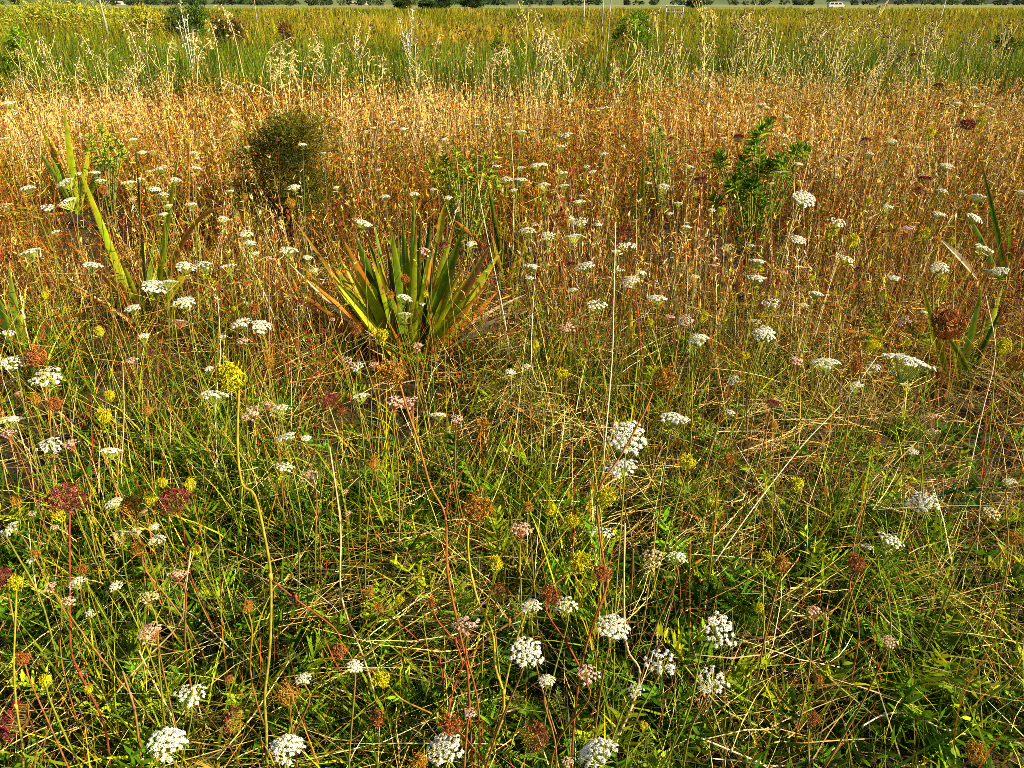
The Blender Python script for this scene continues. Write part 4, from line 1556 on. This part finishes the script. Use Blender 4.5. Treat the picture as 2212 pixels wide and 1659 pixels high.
# ------------------------------------------------------------------ oat grass stalks
def oat_proto(seed, droop=.25, n=26, col=(.70, .56, .27)):
    random.seed(seed)
    st, se = MB(), MB()
    dx = random.choice([-1, 1]) * droop
    pth = smooth_path([(0, 0, 0), (dx * .08, 0, .45), (dx * .25, .02, .8), (dx * .62, .03, 1.0 - droop * .12)], 6)
    st.tube(pth, .0042, .0018, jit(col), 5)
    m = len(pth)
    for i in range(n):
        t = .62 + .38 * i / n
        p = pth[min(m - 1, int(t * (m - 1)))].lerp(pth[min(m - 1, int(t * (m - 1)) + 1)], (t * (m - 1)) % 1)
        d = (rdir() + Vector((dx * 1.2, 0, -.1))).normalized()
        ln = random.uniform(.02, .07) * (1.3 - t * .6)
        e = p + d * ln + Vector((0, 0, -ln * .25))
        st.tube([p, e], .0012, .0009, jit(col), 3)
        for z in range(2):
            se.leaf(e, (d + rdir() * .4 + Vector((0, 0, -.6))), rdir(), random.uniform(.022, .038), .0085, jit(col, .2))
    return st, se


OATS = []
for s_ in range(6):
    a_, b_ = oat_proto(300 + s_, [.1, .25, .4, .15, .55, .2][s_])
    ms_ = (a_.mesh('stem', True), b_.mesh('seed_spray'))
    ms_[0].materials.append(M_STRAW)
    ms_[1].materials.append(M_STRAW)
    OATS.append(ms_)


def oat(x, ytop, Y, i, look='tall straw oat grass stalk'):
    random.seed(i * 31 + 7)
    p = at_y(x, ytop, Y)
    o = empty('oat_grass', Vector((p.x, Y, 0)))
    k = max(.4, p.z)
    o.scale = (k, k, k)
    o.rotation_euler = (0, random.gauss(0, .05), random.choice([0, math.pi]) + random.gauss(0, .5))
    for n_, me in zip(('stem', 'seed_spray'), OATS[i % len(OATS)]):
        c = bpy.data.objects.new(n_, me)
        COL.objects.link(c)
        c.parent = o
    tag(o, None, 'oat grass', 'tall oat grass stalks')
    later(o, look, x, ytop + 30)


OPOS = [(595, 95, 8.6), (610, 110, 8.2), (630, 80, 8.8), (640, 130, 7.6), (620, 150, 7.2), (600, 140, 7.4), (585, 120, 8.0), (650, 105, 8.4), (560, 90, 9), (512, 2, 10.2), (522, 55, 9.5), (455, 40, 10), (300, 40, 10.4),
        (330, 70, 9.4), (395, 75, 9.6), (420, 60, 9.9), (560, 150, 7), (690, 85, 9.2), (705, 60, 10), (1010, 82, 9.4), (1020, 85, 9.2), (930, 70, 10), (950, 120, 8.4), (1185, 15, 10.4), (1200, 70, 9.3), (1225, 60, 9.6),
        (1245, 88, 9), (1110, 90, 9.1), (1165, 50, 9.9), (1080, 110, 8.6), (1325, 118, 8.2), (1785, 195, 6.3), (1750, 260, 5.2), (1765, 240, 5.5), (1730, 300, 4.7), (1480, 130, 8), (1540, 140, 7.8), (1860, 120, 8.2), (1920, 130, 8),
        (2030, 135, 7.9), (2190, 150, 7.5), (180, 70, 9.8), (80, 70, 10), (150, 120, 8.4), (240, 130, 8.2), (1560, 10, 11), (1820, 20, 11), (725, 130, 8.2), (830, 110, 8.6)]
for i, (x, yt, Y) in enumerate(OPOS):
    oat(x, yt, Y, i)
# ------------------------------------------------------------------ branching carrots of the foreground, traced stalk by stalk
YS, RS, OS, GS, DS = (.42, .34, .03), (.36, .075, .03), (.42, .19, .03), (.24, .26, .03), (.17, .05, .025)


def branching(label, short, Yt, Yb, ytop, stems, heads, extra=None):
    random.seed(int(ytop) + len(stems))

    def P_(x, y, dy=0):
        k = (y - ytop) / (1659 - ytop)
        return at_y(x, y, Yt + (Yb - Yt) * k + dy)
    x0, y0 = stems[0][0][-1]
    e = P_(x0, y0)
    base = Vector((e.x, e.y - .03, 0))
    o = empty('carrot_seed_head' if heads[0][0] in 'NBRMGX' else 'wild_carrot', base)
    for i, (path, r, c0, c1) in enumerate(stems):
        pts = [P_(x, y) - base for x, y in path]
        if i == 0 and pts[-1].z > .02:
            pts.append(Vector((0, 0, 0)))
        m = MB()
        m.tube(smooth_path(pts, 4), r * .62, r * .85, jit(tuple(x * .6 for x in c0)), 7, jit(tuple(x * .6 for x in c1)))
        if len(path) > 3:                     # a sheath where the stalk forks
            a = pts[len(pts) // 2]
            m.tube([a - Vector((0, 0, .008)), a, a + Vector((0, 0, .012))], r * .8, r * 1.2, tuple(x * .6 for x in c0), 7)
        m.build('stem' if i == 0 else 'side_stem', M_STEM, o, True)
    for (code, x, y, s, dx, dy, sx, sy) in heads:
        # stem end at picture point (sx, sy): the head grows from there towards (x, y)
        j = P_(sx, sy)
        c = P_(x, y)
        D = px_size(s, c)
        ax = (c - j)
        k = DROP[code]
        ax = Vector((ax.x, -abs(ax.z) * .6, ax.z))
        if ax.length < 1e-4:
            ax = Vector((0, 0, 1))
        ax.normalize()
        tilt = ax.to_track_quat('Z', 'Y').to_euler()
        h_ = put_head(o, code, j, D, (0, 0), 0, (int(x) + int(y)) % len(PROTO[code]), base)
        h_.rotation_euler = tilt
        L_ = (c - j).length / max(.3 * D, 1e-3)
    tag(o, label, 'carrot seed head' if heads[0][0] in 'NBRMGX' else 'wild carrot', 'branching wild carrots in the foreground')
    mark(short, heads[0][1], heads[0][2])
    return o


branching('tall yellow green seed head on a thick olive stalk with one red side branch', 'the tall yellow seed head', 1.24, 1.03, 800, [
    ([(516, 838), (513, 960), (523, 1045), (550, 1070), (572, 1160), (585, 1250), (583, 1400), (572, 1500), (575, 1570), (578, 1659)], .0036, YS, GS),
    ([(737, 1380), (715, 1350), (640, 1295), (585, 1252)], .0022, RS, DS)],
    [('N', 510, 805, 66, 0, 0, 516, 838), ('R', 737, 1392, 36, 0, 0, 738, 1412)])
branching('shaggy golden brown seed head on a red stalk below the large flax', 'the shaggy golden seed head', 1.22, 1.03, 797, [
    ([(862, 822), (880, 885), (902, 950), (930, 1050), (962, 1115), (966, 1230), (985, 1330), (1005, 1420), (1012, 1480), (1020, 1659)], .0028, OS, RS),
    ([(1040, 920), (1018, 985), (972, 1060), (963, 1115)], .0018, OS, DS)],
    [('B', 852, 792, 60, 0, 0, 862, 825), ('B', 1042, 912, 36, 0, 0, 1040, 930)])
branching('orange brown ball shaped seed head on a forking yellow stalk', 'the orange brown ball head', 1.18, 1.0, 1080, [
    ([(1013, 1112), (1012, 1200), (1030, 1290), (1064, 1368), (1070, 1440), (1088, 1500), (1082, 1560), (1045, 1645), (1043, 1700)], .0034, YS, YS),
    ([(1243, 1226), (1150, 1300), (1100, 1345), (1064, 1370)], .0027, OS, OS),
    ([(1230, 1135), (1165, 1225), (1140, 1310), (1110, 1400), (1088, 1498)], .0025, YS, YS),
    ([(932, 1300), (945, 1340), (985, 1390), (1000, 1436)], .0019, RS, RS),
    ([(1064, 1368), (1000, 1436), (972, 1520), (967, 1560), (945, 1659)], .0024, RS, RS),
    ([(833, 1475), (870, 1512), (945, 1548), (1000, 1590), (1043, 1645)], .0024, YS, OS)],
    [('B', 1037, 1078, 66, 0, 0, 1014, 1112), ('N', 1253, 1195, 48, 0, 0, 1240, 1226), ('N', 1238, 1103, 32, 0, 0, 1230, 1134), ('R', 932, 1288, 20, 0, 0, 932, 1302), ('N', 822, 1446, 40, 0, 0, 832, 1474)])
branching('brown drooping seed head high on a long orange stalk', 'the brown drooping seed head', 1.16, 1.0, 795, [
    ([(1415, 832), (1392, 890), (1340, 985), (1292, 1062), (1295, 1150), (1304, 1210), (1312, 1260), (1280, 1350), (1256, 1440), (1240, 1560), (1235, 1680)], .0026, OS, RS),
    ([(1335, 875), (1315, 960), (1292, 1060)], .0014, YS, OS),
    ([(1303, 1245), (1310, 1270), (1290, 1330)], .002, OS, RS),
    ([(1175, 1290), (1185, 1330), (1225, 1390), (1252, 1440)], .002, RS, RS)],
    [('B', 1438, 795, 52, 0, 0, 1416, 832), ('R', 1297, 1218, 40, 0, 0, 1303, 1246), ('R', 1188, 1272, 44, 0, 0, 1175, 1292), ('N', 1312, 1050, 44, 0, 0, 1296, 1085)])
branching('large maroon seed head on a straight dark red stalk', 'the large maroon head', 1.22, 1.05, 1055, [
    ([(152, 1092), (150, 1150), (151, 1280), (153, 1400), (175, 1460), (225, 1565), (240, 1680)], .0028, RS, DS)],
    [('M', 158, 1050, 76, 0, 0, 152, 1092)])
branching('cut off maroon seed head with a yellow nest on a straight green stalk', 'the cut off maroon head', 1.15, 1.02, 1230, [
    ([(36, 1266), (33, 1350), (30, 1440), (36, 1530), (50, 1620), (52, 1680)], .0026, YS, GS),
    ([(12, 1255), (22, 1300), (32, 1350)], .002, RS, GS)],
    [('N', 46, 1236, 34, 0, 0, 36, 1266), ('M', 14, 1226, 50, 0, 0, 12, 1256)])
branching('round mauve and gold seed head on a green stalk at the bottom', 'the round mauve head', 1.06, .98, 1550, [
    ([(1143, 1590), (1132, 1640), (1120, 1700)], .0026, GS, GS)], [('X', 1153, 1560, 66, 0, 0, 1143, 1592)])
branching('deep maroon dense seed head near the bottom left corner', 'the deep maroon head', 1.1, .98, 1527, [
    ([(64, 1555), (80, 1600), (78, 1690)], .0022, DS, GS)], [('M', 60, 1522, 80, 0, 0, 62, 1556)])
branching('broad golden seed head at the bottom between two domed umbels', 'the broad golden head', 1.02, .95, 1620, [
    ([(468, 1655), (468, 1720)], .0024, GS, GS)], [('G', 466, 1625, 108, 0, 0, 467, 1665)])
branching('red and gold mottled seed head tilted above the domed umbels', 'the red and gold head', 1.1, 1.0, 1532, [
    ([(520, 1558), (560, 1592), (600, 1680)], .0022, YS, GS)], [('X', 510, 1532, 54, 0, 0, 520, 1558)])
branching('white umbel on a bright green leafy stalk above a second white umbel', 'the green stalked umbel', 1.5, 1.1, 933, [
    ([(1352, 960), (1350, 1000), (1345, 1090), (1330, 1300), (1325, 1500)], .002, GS, GS)], [('W', 1351, 930, 86, 0, 0, 1352, 962)])
branching('forked seed heads of three small brown nests on one red stalk', 'the three forked nests', 1.25, 1.1, 1268, [
    ([(815, 1318), (860, 1345), (905, 1385), (950, 1430), (960, 1560)], .0018, RS, DS),
    ([(800, 1285), (815, 1320)], .0016, YS, RS), ([(864, 1300), (840, 1318), (815, 1322)], .0016, YS, YS)],
    [('B', 798, 1266, 25, 0, 0, 803, 1284), ('B', 820, 1293, 26, 0, 0, 817, 1318), ('N', 865, 1284, 22, 0, 0, 862, 1300)])
branching('rust red seed head on a pale thick straight stalk', 'the rust red head', 1.15, 1.02, 1537, [
    ([(820, 1555), (818, 1610), (817, 1680)], .0024, (.5, .38, .12), (.5, .38, .12))], [('R', 823, 1535, 36, 0, 0, 820, 1556)])
branching('yellow nest seed head leaning on a slender curved stalk', 'the slender yellow nest', 1.35, 1.1, 795, [
    ([(1214, 815), (1213, 850), (1235, 885), (1265, 935), (1280, 985), (1290, 1062), (1300, 1200)], .0016, YS, YS)], [('N', 1212, 792, 26, 0, 0, 1214, 816)])

# ------------------------------------------------------------------ all the other heads: kind, picture x, y, width
A = carrot
for t in """W 15 720 28|W 22 785 46|W 105 813 64|P 37 850 15|W 22 908 50|P 16 938 40|W 100 960 58|P 150 958 36|W 240 978 48 .35|W 455 858 54|N 235 860 22|N 217 902 33|B 315 890 20
M 327 762 18|P 283 778 24|P 522 738 25|B 577 785 25|W 310 725 22|W 480 727 18|W 452 797 20|P 540 892 42|P 572 880 32|W 610 888 42|M 708 864 36|R 735 885 28|W 617 948 50|W 660 946 26|S 608 1013 54|P 668 1028 42
M 373 1078 70|B 292 1092 46|W 250 1087 42|P 313 1106 20|N 325 1074 29|N 407 1053 25|N 350 1043 22|N 132 1113 30|B 35 1083 25|P 67 1110 20|W 30 1140 40|W 8 1152 30|P 115 1140 20|C 255 1158 50|C 293 1150 36|W 340 1165 40
W 333 1138 22|R 80 770 46|R 115 872 32|B 72 865 25|B 300 1190 30|W 777 790 30|P 808 788 22|P 752 778 25|N 815 727 30|P 900 748 26|P 852 868 44|P 890 872 44|W 780 858 35|W 946 900 40|P 985 905 32|B 810 1005 26
W 1138 792 18|W 1098 803 20|B 1142 1098 23|P 1128 1145 60|N 1197 1105 25|W 1353 1012 82|W 1452 905 64|S 1300 1155 60|P 745 1063 18|P 750 1110 20|W 1510 730 36|W 1655 720 43|W 1595 823 28|W 1790 787 56|R 1850 793 26
W 1970 790 102 .2|W 1855 833 30|W 1893 792 25|P 1718 780 30|M 1670 868 28|W 1577 895 25|W 1480 905 25|N 1610 770 18|B 1675 925 19|P 2030 912 58 .5|C 2020 935 34|W 1970 975 25|N 1487 1000 36|B 1573 993 30|N 1727 1050 30|B 1780 1063 18
W 2012 1080 76 .3|W 2182 1040 30|C 2140 1107 42|S 1923 1172 68|S 1875 1183 30|B 1890 955 25|B 2195 1165 25|B 2205 780 40|N 2160 750 36|N 1892 747 25|B 77 1197 19|S 65 1212 22|P 105 1268 32|W 172 1258 40|P 143 1302 34|R 177 1230 22
P 378 1247 50|W 247 1265 32|C 320 1290 46|S 195 1325 25|P 332 1368 66|B 535 1315 26|N 430 1190 22|N 97 1475 26|N 190 1493 18|W 410 1505 74|B 625 1503 50|W 655 1465 38|D 345 1605 90 -.15|D 615 1618 84|R 50 1420 30|R 497 1465 18
W 765 1440 38|N 1077 1220 34|X 1080 1274 44|W 1148 1308 50|W 1225 1306 56|P 1013 1350 66|W 1143 1400 80 .25|W 1325 1353 80|S 1440 1432 80|W 1183 1472 42|P 1268 1455 62|W 1387 1490 42 .5|P 1015 1540 30|R 970 1570 44|W 965 1625 92|D 1320 1630 98 .5
P 1222 1645 30|C 1415 1205 58|W 1460 1205 46|N 1392 1570 20|B 895 1650 42|N 1660 1205 26|B 1693 1225 32|R 1850 1218 42|W 1563 1348 84 .5|W 1555 1463 74 .4|N 1643 1317 24|P 1755 1325 45|P 1922 1385 40|R 1763 1558 28|B 1770 1470 22|B 2105 1628 44|N 2145 1220 15
W 17 223 28|W 13 300 22|W 60 407 30|W 143 395 38|W 155 437 42|S 98 450 30|W 123 500 20|W 62 547 40|W 192 575 38|C 13 445 28|W 203 372 22|W 171 375 15|W 287 302 20|W 307 329 18|W 330 329 15|W 347 365 28|W 322 370 16|W 415 330 14|W 417 364 22
W 375 390 22|W 277 395 30|W 300 387 18|W 215 390 20|W 330 409 22|W 350 424 26|W 412 441 24|C 287 429 18|W 365 444 16|W 353 462 18|W 482 474 24|W 497 412 16|W 532 504 26|W 538 525 22|W 393 578 42|W 437 574 38|S 490 577 38|W 623 540 38|W 663 557 20
W 680 585 20|P 578 559 20|W 330 619 50|W 363 613 34|W 400 652 42|W 287 665 30|P 383 700 32|W 523 697 40|W 555 704 40|W 637 404 26|W 653 312 18|W 507 267 24|W 535 317 14|W 553 547 18|W 728 405 14|R 547 670 25|M 648 652 17|M 697 714 19|B 627 440 22
B 530 427 14|M 310 517 14|R 220 412 18|N 407 307 11|N 503 667 10|N 217 717 20|B 10 235 13|M 325 230 12|M 362 255 10|W 1227 293 31|W 1209 317 20|W 1122 285 24|W 1097 269 14|W 1092 254 16|W 1305 234 24|W 849 264 14|W 805 276 12|W 789 284 12|W 872 278 16
W 1125 362 18|W 1158 358 26|W 1174 355 16|W 1094 388 25|W 1125 387 28|W 1215 374 26|W 1110 412 18|W 1072 359 18|W 1174 401 28|W 1284 371 18|W 1267 360 14|W 1305 333 18|W 1222 402 22|P 1209 425 20|W 1250 435 24|W 1257 423 14|W 894 419 20|W 832 424 20
W 936 409 12|W 969 427 16|W 940 454 14|W 819 367 12|W 779 483 35|P 762 474 12|W 1019 527 22|P 912 544 30|W 1139 499 35|W 1185 509 28|W 1239 514 37|W 1257 479 33|W 1234 472 22|R 1214 472 30|W 1292 485 16|W 1147 575 30|W 1142 600 18|W 1269 575 36
P 1154 485 18|M 1236 570 18|M 1340 497 24|M 1364 505 22|S 1347 530 28|S 1364 530 26|W 1332 544 20|W 1374 605 38 .4|W 1385 589 18|W 1340 583 18|W 1420 647 41|S 1289 658 43|W 1432 404 28|W 1397 395 14|W 1465 440 20|W 1447 462 14|W 1237 627 20|W 867 645 32
W 874 682 30|W 912 657 12|P 1229 707 33|P 1447 685 22|M 960 525 26|R 875 604 21|B 845 640 20|N 919 637 13|R 762 714 27|M 1307 464 12|M 1275 227 14|M 880 237 13|M 857 280 12|B 1229 680 17|N 1134 540 10|W 1647 225 20|W 1642 249 14|W 1703 255 20
W 1563 298 14|W 1693 294 16|W 2067 222 18|W 2118 227 18|W 2137 235 16|W 1927 305 21|W 1880 334 22|W 1963 275 12|W 1985 320 12|W 2045 359 28|W 2118 427 33 .3|W 2032 415 28|W 2027 462 25|W 2093 469 33|W 1742 427 47 .35|W 1807 479 37|S 1917 447 26
W 1723 354 16|W 1682 372 12|W 1668 397 12|W 1723 517 31|P 1962 492 29|S 2123 537 40|W 2165 587 38|W 2032 577 34|W 1827 559 33|W 1638 565 35|W 1635 600 39|W 1622 530 16|C 1573 535 25|P 1542 575 20|C 1500 599 25|W 1485 490 20|W 1540 454 16|W 1762 635 30
S 1673 655 38|W 1738 659 18|W 1932 600 24|W 1652 719 42|W 1510 734 34|C 1630 695 28|W 2205 415 18|P 1962 694 28|R 2055 700 72|B 1985 707 27|W 1995 674 14|M 1597 295 24|M 1668 257 18|M 1518 385 28|N 1563 459 19|N 1848 525 26|N 1792 504 26|N 1877 435 13
N 1998 507 20|N 2057 522 17|N 2038 617 23|M 1858 585 23|M 2000 384 29|R 1985 410 18|M 1870 304 21|M 2090 264 35|N 2120 265 22|N 2008 292 22|B 2025 522 18|R 2192 540 17|N 1518 690 23|P 1488 690 30|N 1882 747 20|N 1962 743 14|B 1880 655 13|N 1642 582 14
M 2028 185 20|R 1345 160 12|M 1285 215 10|M 1975 120 16|W 1655 232 12|W 2105 190 14|R 420 240 12|M 600 300 10|B 470 285 10|M 800 330 10|R 1000 300 10|W 960 300 12|W 700 330 12|W 735 255 12|W 1030 270 12|M 1450 300 12|N 1500 420 14|W 1490 360 14
P 1690 590 18|N 1755 600 14|R 1590 620 16|M 1430 560 18|B 1475 620 16|N 1405 700 16|R 1100 720 14|N 1160 745 16|R 640 740 14|P 720 690 14|N 560 610 12|R 470 620 14|N 100 640 14|M 60 610 16""".replace('\n', '|').split('|'):
    f_ = t.split()
    A(f_[0], float(f_[1]), float(f_[2]), float(f_[3]), None if len(f_) < 5 else float(f_[4]) * 57.3)

for ph, x, y in [('the widest white umbel', 1970, 790), ('the flat maroon head', 373, 1078), ('the faded cream umbels', 272, 1150),
                 ('the clustered pink umbels', 556, 886), ('the lowest tilted umbel', 1555, 1463), ('the sparse umbel over dark grass', 1923, 1172),
                 ('the bright pink umbel', 143, 1302), ('the shaggy red head', 2055, 700), ('the domed bottom umbel', 615, 1618),
                 ('the fallen white stalk', 1640, 1648), ('the upright grass tuft', 2000, 1470), ('the long slanting oat stalk', 1735, 960), ('the pale bent stalk', 738, 1200), ('the kinked tan stalk', 1352, 1370)]:
    if x > 0:
        mark(ph, x, y)


# ------------------------------------------------------------------ dry stalks and grass tufts one can pick out
def dry_stalk(look, path, r, col, z0, z1):
    n = len(path) - 1
    pts = [at_z(x, y, z0 + (z1 - z0) * i / n) for i, (x, y) in enumerate(path)]
    base = pts[-1].copy()
    m = MB()
    m.tube(smooth_path([p - base for p in pts], 5), r * .75, r, jit(col), 6, jit(col))
    for p in pts[1:-1]:
        d = (p - base)
        m.tube([d + Vector((0, 0, -.004)), d, d + Vector((0, 0, .004))], r * .9, r * 1.35, tuple(c * .6 for c in col), 6)
    o = m.build('dry_stalk', M_STRAW, None, True)
    o.location = base
    tag(o, None, 'dry stalk', 'long dry stalks in the foreground')
    later(o, look, (path[0][0] + path[-1][0]) / 2, (path[0][1] + path[-1][1]) / 2)


TAN, PALE, BRN = (.50, .37, .17), (.68, .58, .36), (.28, .15, .06)
for (lk, path, r, c, a, b) in [
    ('pale bent dry stalk', [(712, 965), (735, 1130), (738, 1290), (785, 1420), (812, 1520), (818, 1658)], .0024, TAN, .55, .02),
    ('long tan dry stalk', [(412, 1190), (398, 1290), (385, 1350), (290, 1450), (170, 1600)], .0021, TAN, .5, .1),
    ('thin slanting tan stalk', [(525, 1610), (480, 1580), (430, 1500), (300, 1405)], .0014, TAN, .15, .05),
    ('pale fallen stalk', [(1863, 1568), (1910, 1544), (1965, 1542), (2050, 1580), (2130, 1590), (2215, 1608)], .0022, PALE, .16, .12),
    ('white fallen stalk', [(1515, 1595), (1580, 1622), (1640, 1648), (1690, 1680)], .0024, PALE, .18, .12),
    ('white fallen stalk', [(1528, 1638), (1610, 1645), (1685, 1655), (1760, 1638), (1830, 1600)], .0019, PALE, .12, .08),
    ('tan kinked stalk', [(1350, 1130), (1348, 1290), (1355, 1400), (1382, 1455), (1350, 1560), (1280, 1655)], .0024, TAN, .55, .05),
    ('thin vertical straw stalk', [(1330, 480), (1326, 640), (1322, 780), (1305, 980), (1300, 1060)], .0021, PALE, .85, .15),
    ('thin vertical straw stalk', [(1108, 225), (1105, 300), (1110, 400), (1108, 540)], .0026, PALE, .95, .25),
    ('thin vertical straw stalk', [(1160, 560), (1152, 650), (1148, 780), (1160, 830)], .0018, PALE, .7, .2),
    ('thin vertical straw stalk', [(1030, 330), (1037, 430), (1090, 690), (1100, 780)], .0022, PALE, .9, .15),
    ('long slanting oat stalk', [(1895, 770), (1820, 870), (1735, 960), (1640, 1080), (1540, 1220)], .0019, PALE, .55, .15),
    ('long slanting brown stalk', [(2210, 800), (2060, 880), (1960, 950), (1890, 1040), (1850, 1150), (1830, 1300)], .0017, BRN, .62, .1),
    ('long slanting pale stalk', [(2010, 925), (1930, 1005), (1880, 1070), (1840, 1140)], .0018, TAN, .42, .15),
    ('upright reddish dry stalk', [(2180, 920), (2140, 1000), (2120, 1060), (2110, 1190), (2095, 1300)], .0019, (.42, .25, .14), .5, .05),
    ('upright straw stalk', [(1750, 330), (1720, 450), (1690, 560), (1680, 640)], .0024, TAN, .85, .25),
    ('upright straw stalk', [(2130, 640), (2150, 760), (2120, 900), (2080, 1080)], .0016, PALE, .6, .1),
    ('fallen whitish stalk', [(1590, 960), (1650, 1060), (1700, 1150)], .0016, PALE, .25, .1),
    ('pale crossing stalk', [(1265, 860), (1310, 960), (1400, 1080), (1480, 1200)], .0013, PALE, .3, .1),
    ('pale crossing stalk', [(1135, 730), (1120, 880), (1105, 970), (1060, 1090), (1010, 1160)], .0016, TAN, .4, .1),
    ('pale upright stalk', [(470, 640), (476, 760), (466, 880), (470, 1030)], .0017, PALE, .5, .08),
    ('pale upright stalk', [(265, 780), (268, 900), (262, 1030), (275, 1100)], .0016, TAN, .45, .08),
    ('straw bundle stalk', [(620, 1240), (720, 1310), (820, 1420), (950, 1480)], .0012, PALE, .2, .08),
    ('straw bundle stalk', [(360, 1300), (430, 1340), (520, 1420), (570, 1450)], .0019, PALE, .2, .08),
    ('straw bundle stalk', [(350, 1350), (440, 1375), (530, 1440), (575, 1490)], .0015, PALE, .18, .07),
    ('straw bundle stalk', [(300, 1385), (360, 1400), (430, 1440), (480, 1500)], .0015, TAN, .18, .07),
    ('grey fallen stalk', [(310, 1510), (420, 1545), (520, 1550), (640, 1590)], .0013, TAN, .14, .1),
    ('tan stalk', [(300, 1405), (335, 1480), (372, 1550), (380, 1600)], .0020, TAN, .3, .15),
    ('olive sloping stalk', [(2212, 1445), (2120, 1520), (2060, 1560), (1990, 1650)], .0022, (.30, .30, .05), .35, .05),
    ('olive sloping stalk', [(1480, 1440), (1560, 1530), (1640, 1570), (1760, 1640)], .0022, (.26, .28, .04), .3, .05),
    ('brown stalk', [(265, 1450), (290, 1530), (300, 1600), (310, 1670)], .0026, BRN, .35, .1)]:
    dry_stalk(lk, path, r, c, a, b)


def tuft(label, x, y, n, ln, col, spread, seed, lean=.5):
    random.seed(seed)
    base = at_z(x, y, 0)
    m = MB()
    for i in range(n):
        a = random.random() * 6.28
        l_ = abs(random.gauss(lean, .28))
        d = Vector((math.cos(a) * l_, math.sin(a) * l_ * .8, 1)).normalized()
        L = ln * random.uniform(.5, 1.15)
        b0 = Vector((random.gauss(0, spread), random.gauss(0, spread), 0))
        bend = Vector((math.cos(a), math.sin(a), -.9)) * random.uniform(.15, .5) * L
        pts = [b0 + d * L * t + bend * t * t for t in [k / 6 for k in range(7)]]
        wd = random.uniform(.004, .0075)
        ws = [wd * (.6 + .4 * min(1, t * 4)) * max(.06, 1 - t ** 2.2) for t in [k / 6 for k in range(7)]]
        side = d.cross(rdir()).normalized()
        c = jit(random.choice(col), .25)
        m.strip(pts, ws, side, [c] * 7, .2)
    o = m.build('grass_tuft', M_GRASS)
    o.location = base
    tag(o, label, 'grass tuft', 'green grass tufts')


G1 = [(.05, .12, .012), (.09, .18, .014), (.17, .27, .018)]
G2 = [(.14, .26, .015), (.22, .34, .02), (.08, .17, .012)]
tuft('dark long leaved grass tuft above the sparse white umbel', 1835, 1215, 60, .36, G1, .025, 1, .7)
tuft('bright green arching grass tuft left of the pale bent stalk', 790, 1230, 55, .30, G2, .04, 2, .6)
tuft('green grass tuft beside the lower right tilted umbels', 1490, 1560, 45, .30, G1, .03, 3, .8)
tuft('upright grass tuft at the lower right of the meadow', 2000, 1500, 40, .32, G2, .03, 4, .3)
tuft('lime green grass tuft at the bottom below the golden seed head', 790, 1640, 45, .26, G2, .05, 5, .35)
tuft('yellow green grass tuft under the tall yellow seed head', 470, 1000, 60, .33, G2, .06, 6, .5)
tuft('lime grass tuft right of the large flax base', 1265, 775, 40, .28, G2, .04, 7, .4)
tuft('arching grass tuft in the green patch below the white umbels', 700, 1100, 55, .30, G2, .07, 8, .7)
tuft('green grass tuft before the orange brown ball head', 1130, 1130, 40, .28, G2, .06, 9, .6)

settle_labels()
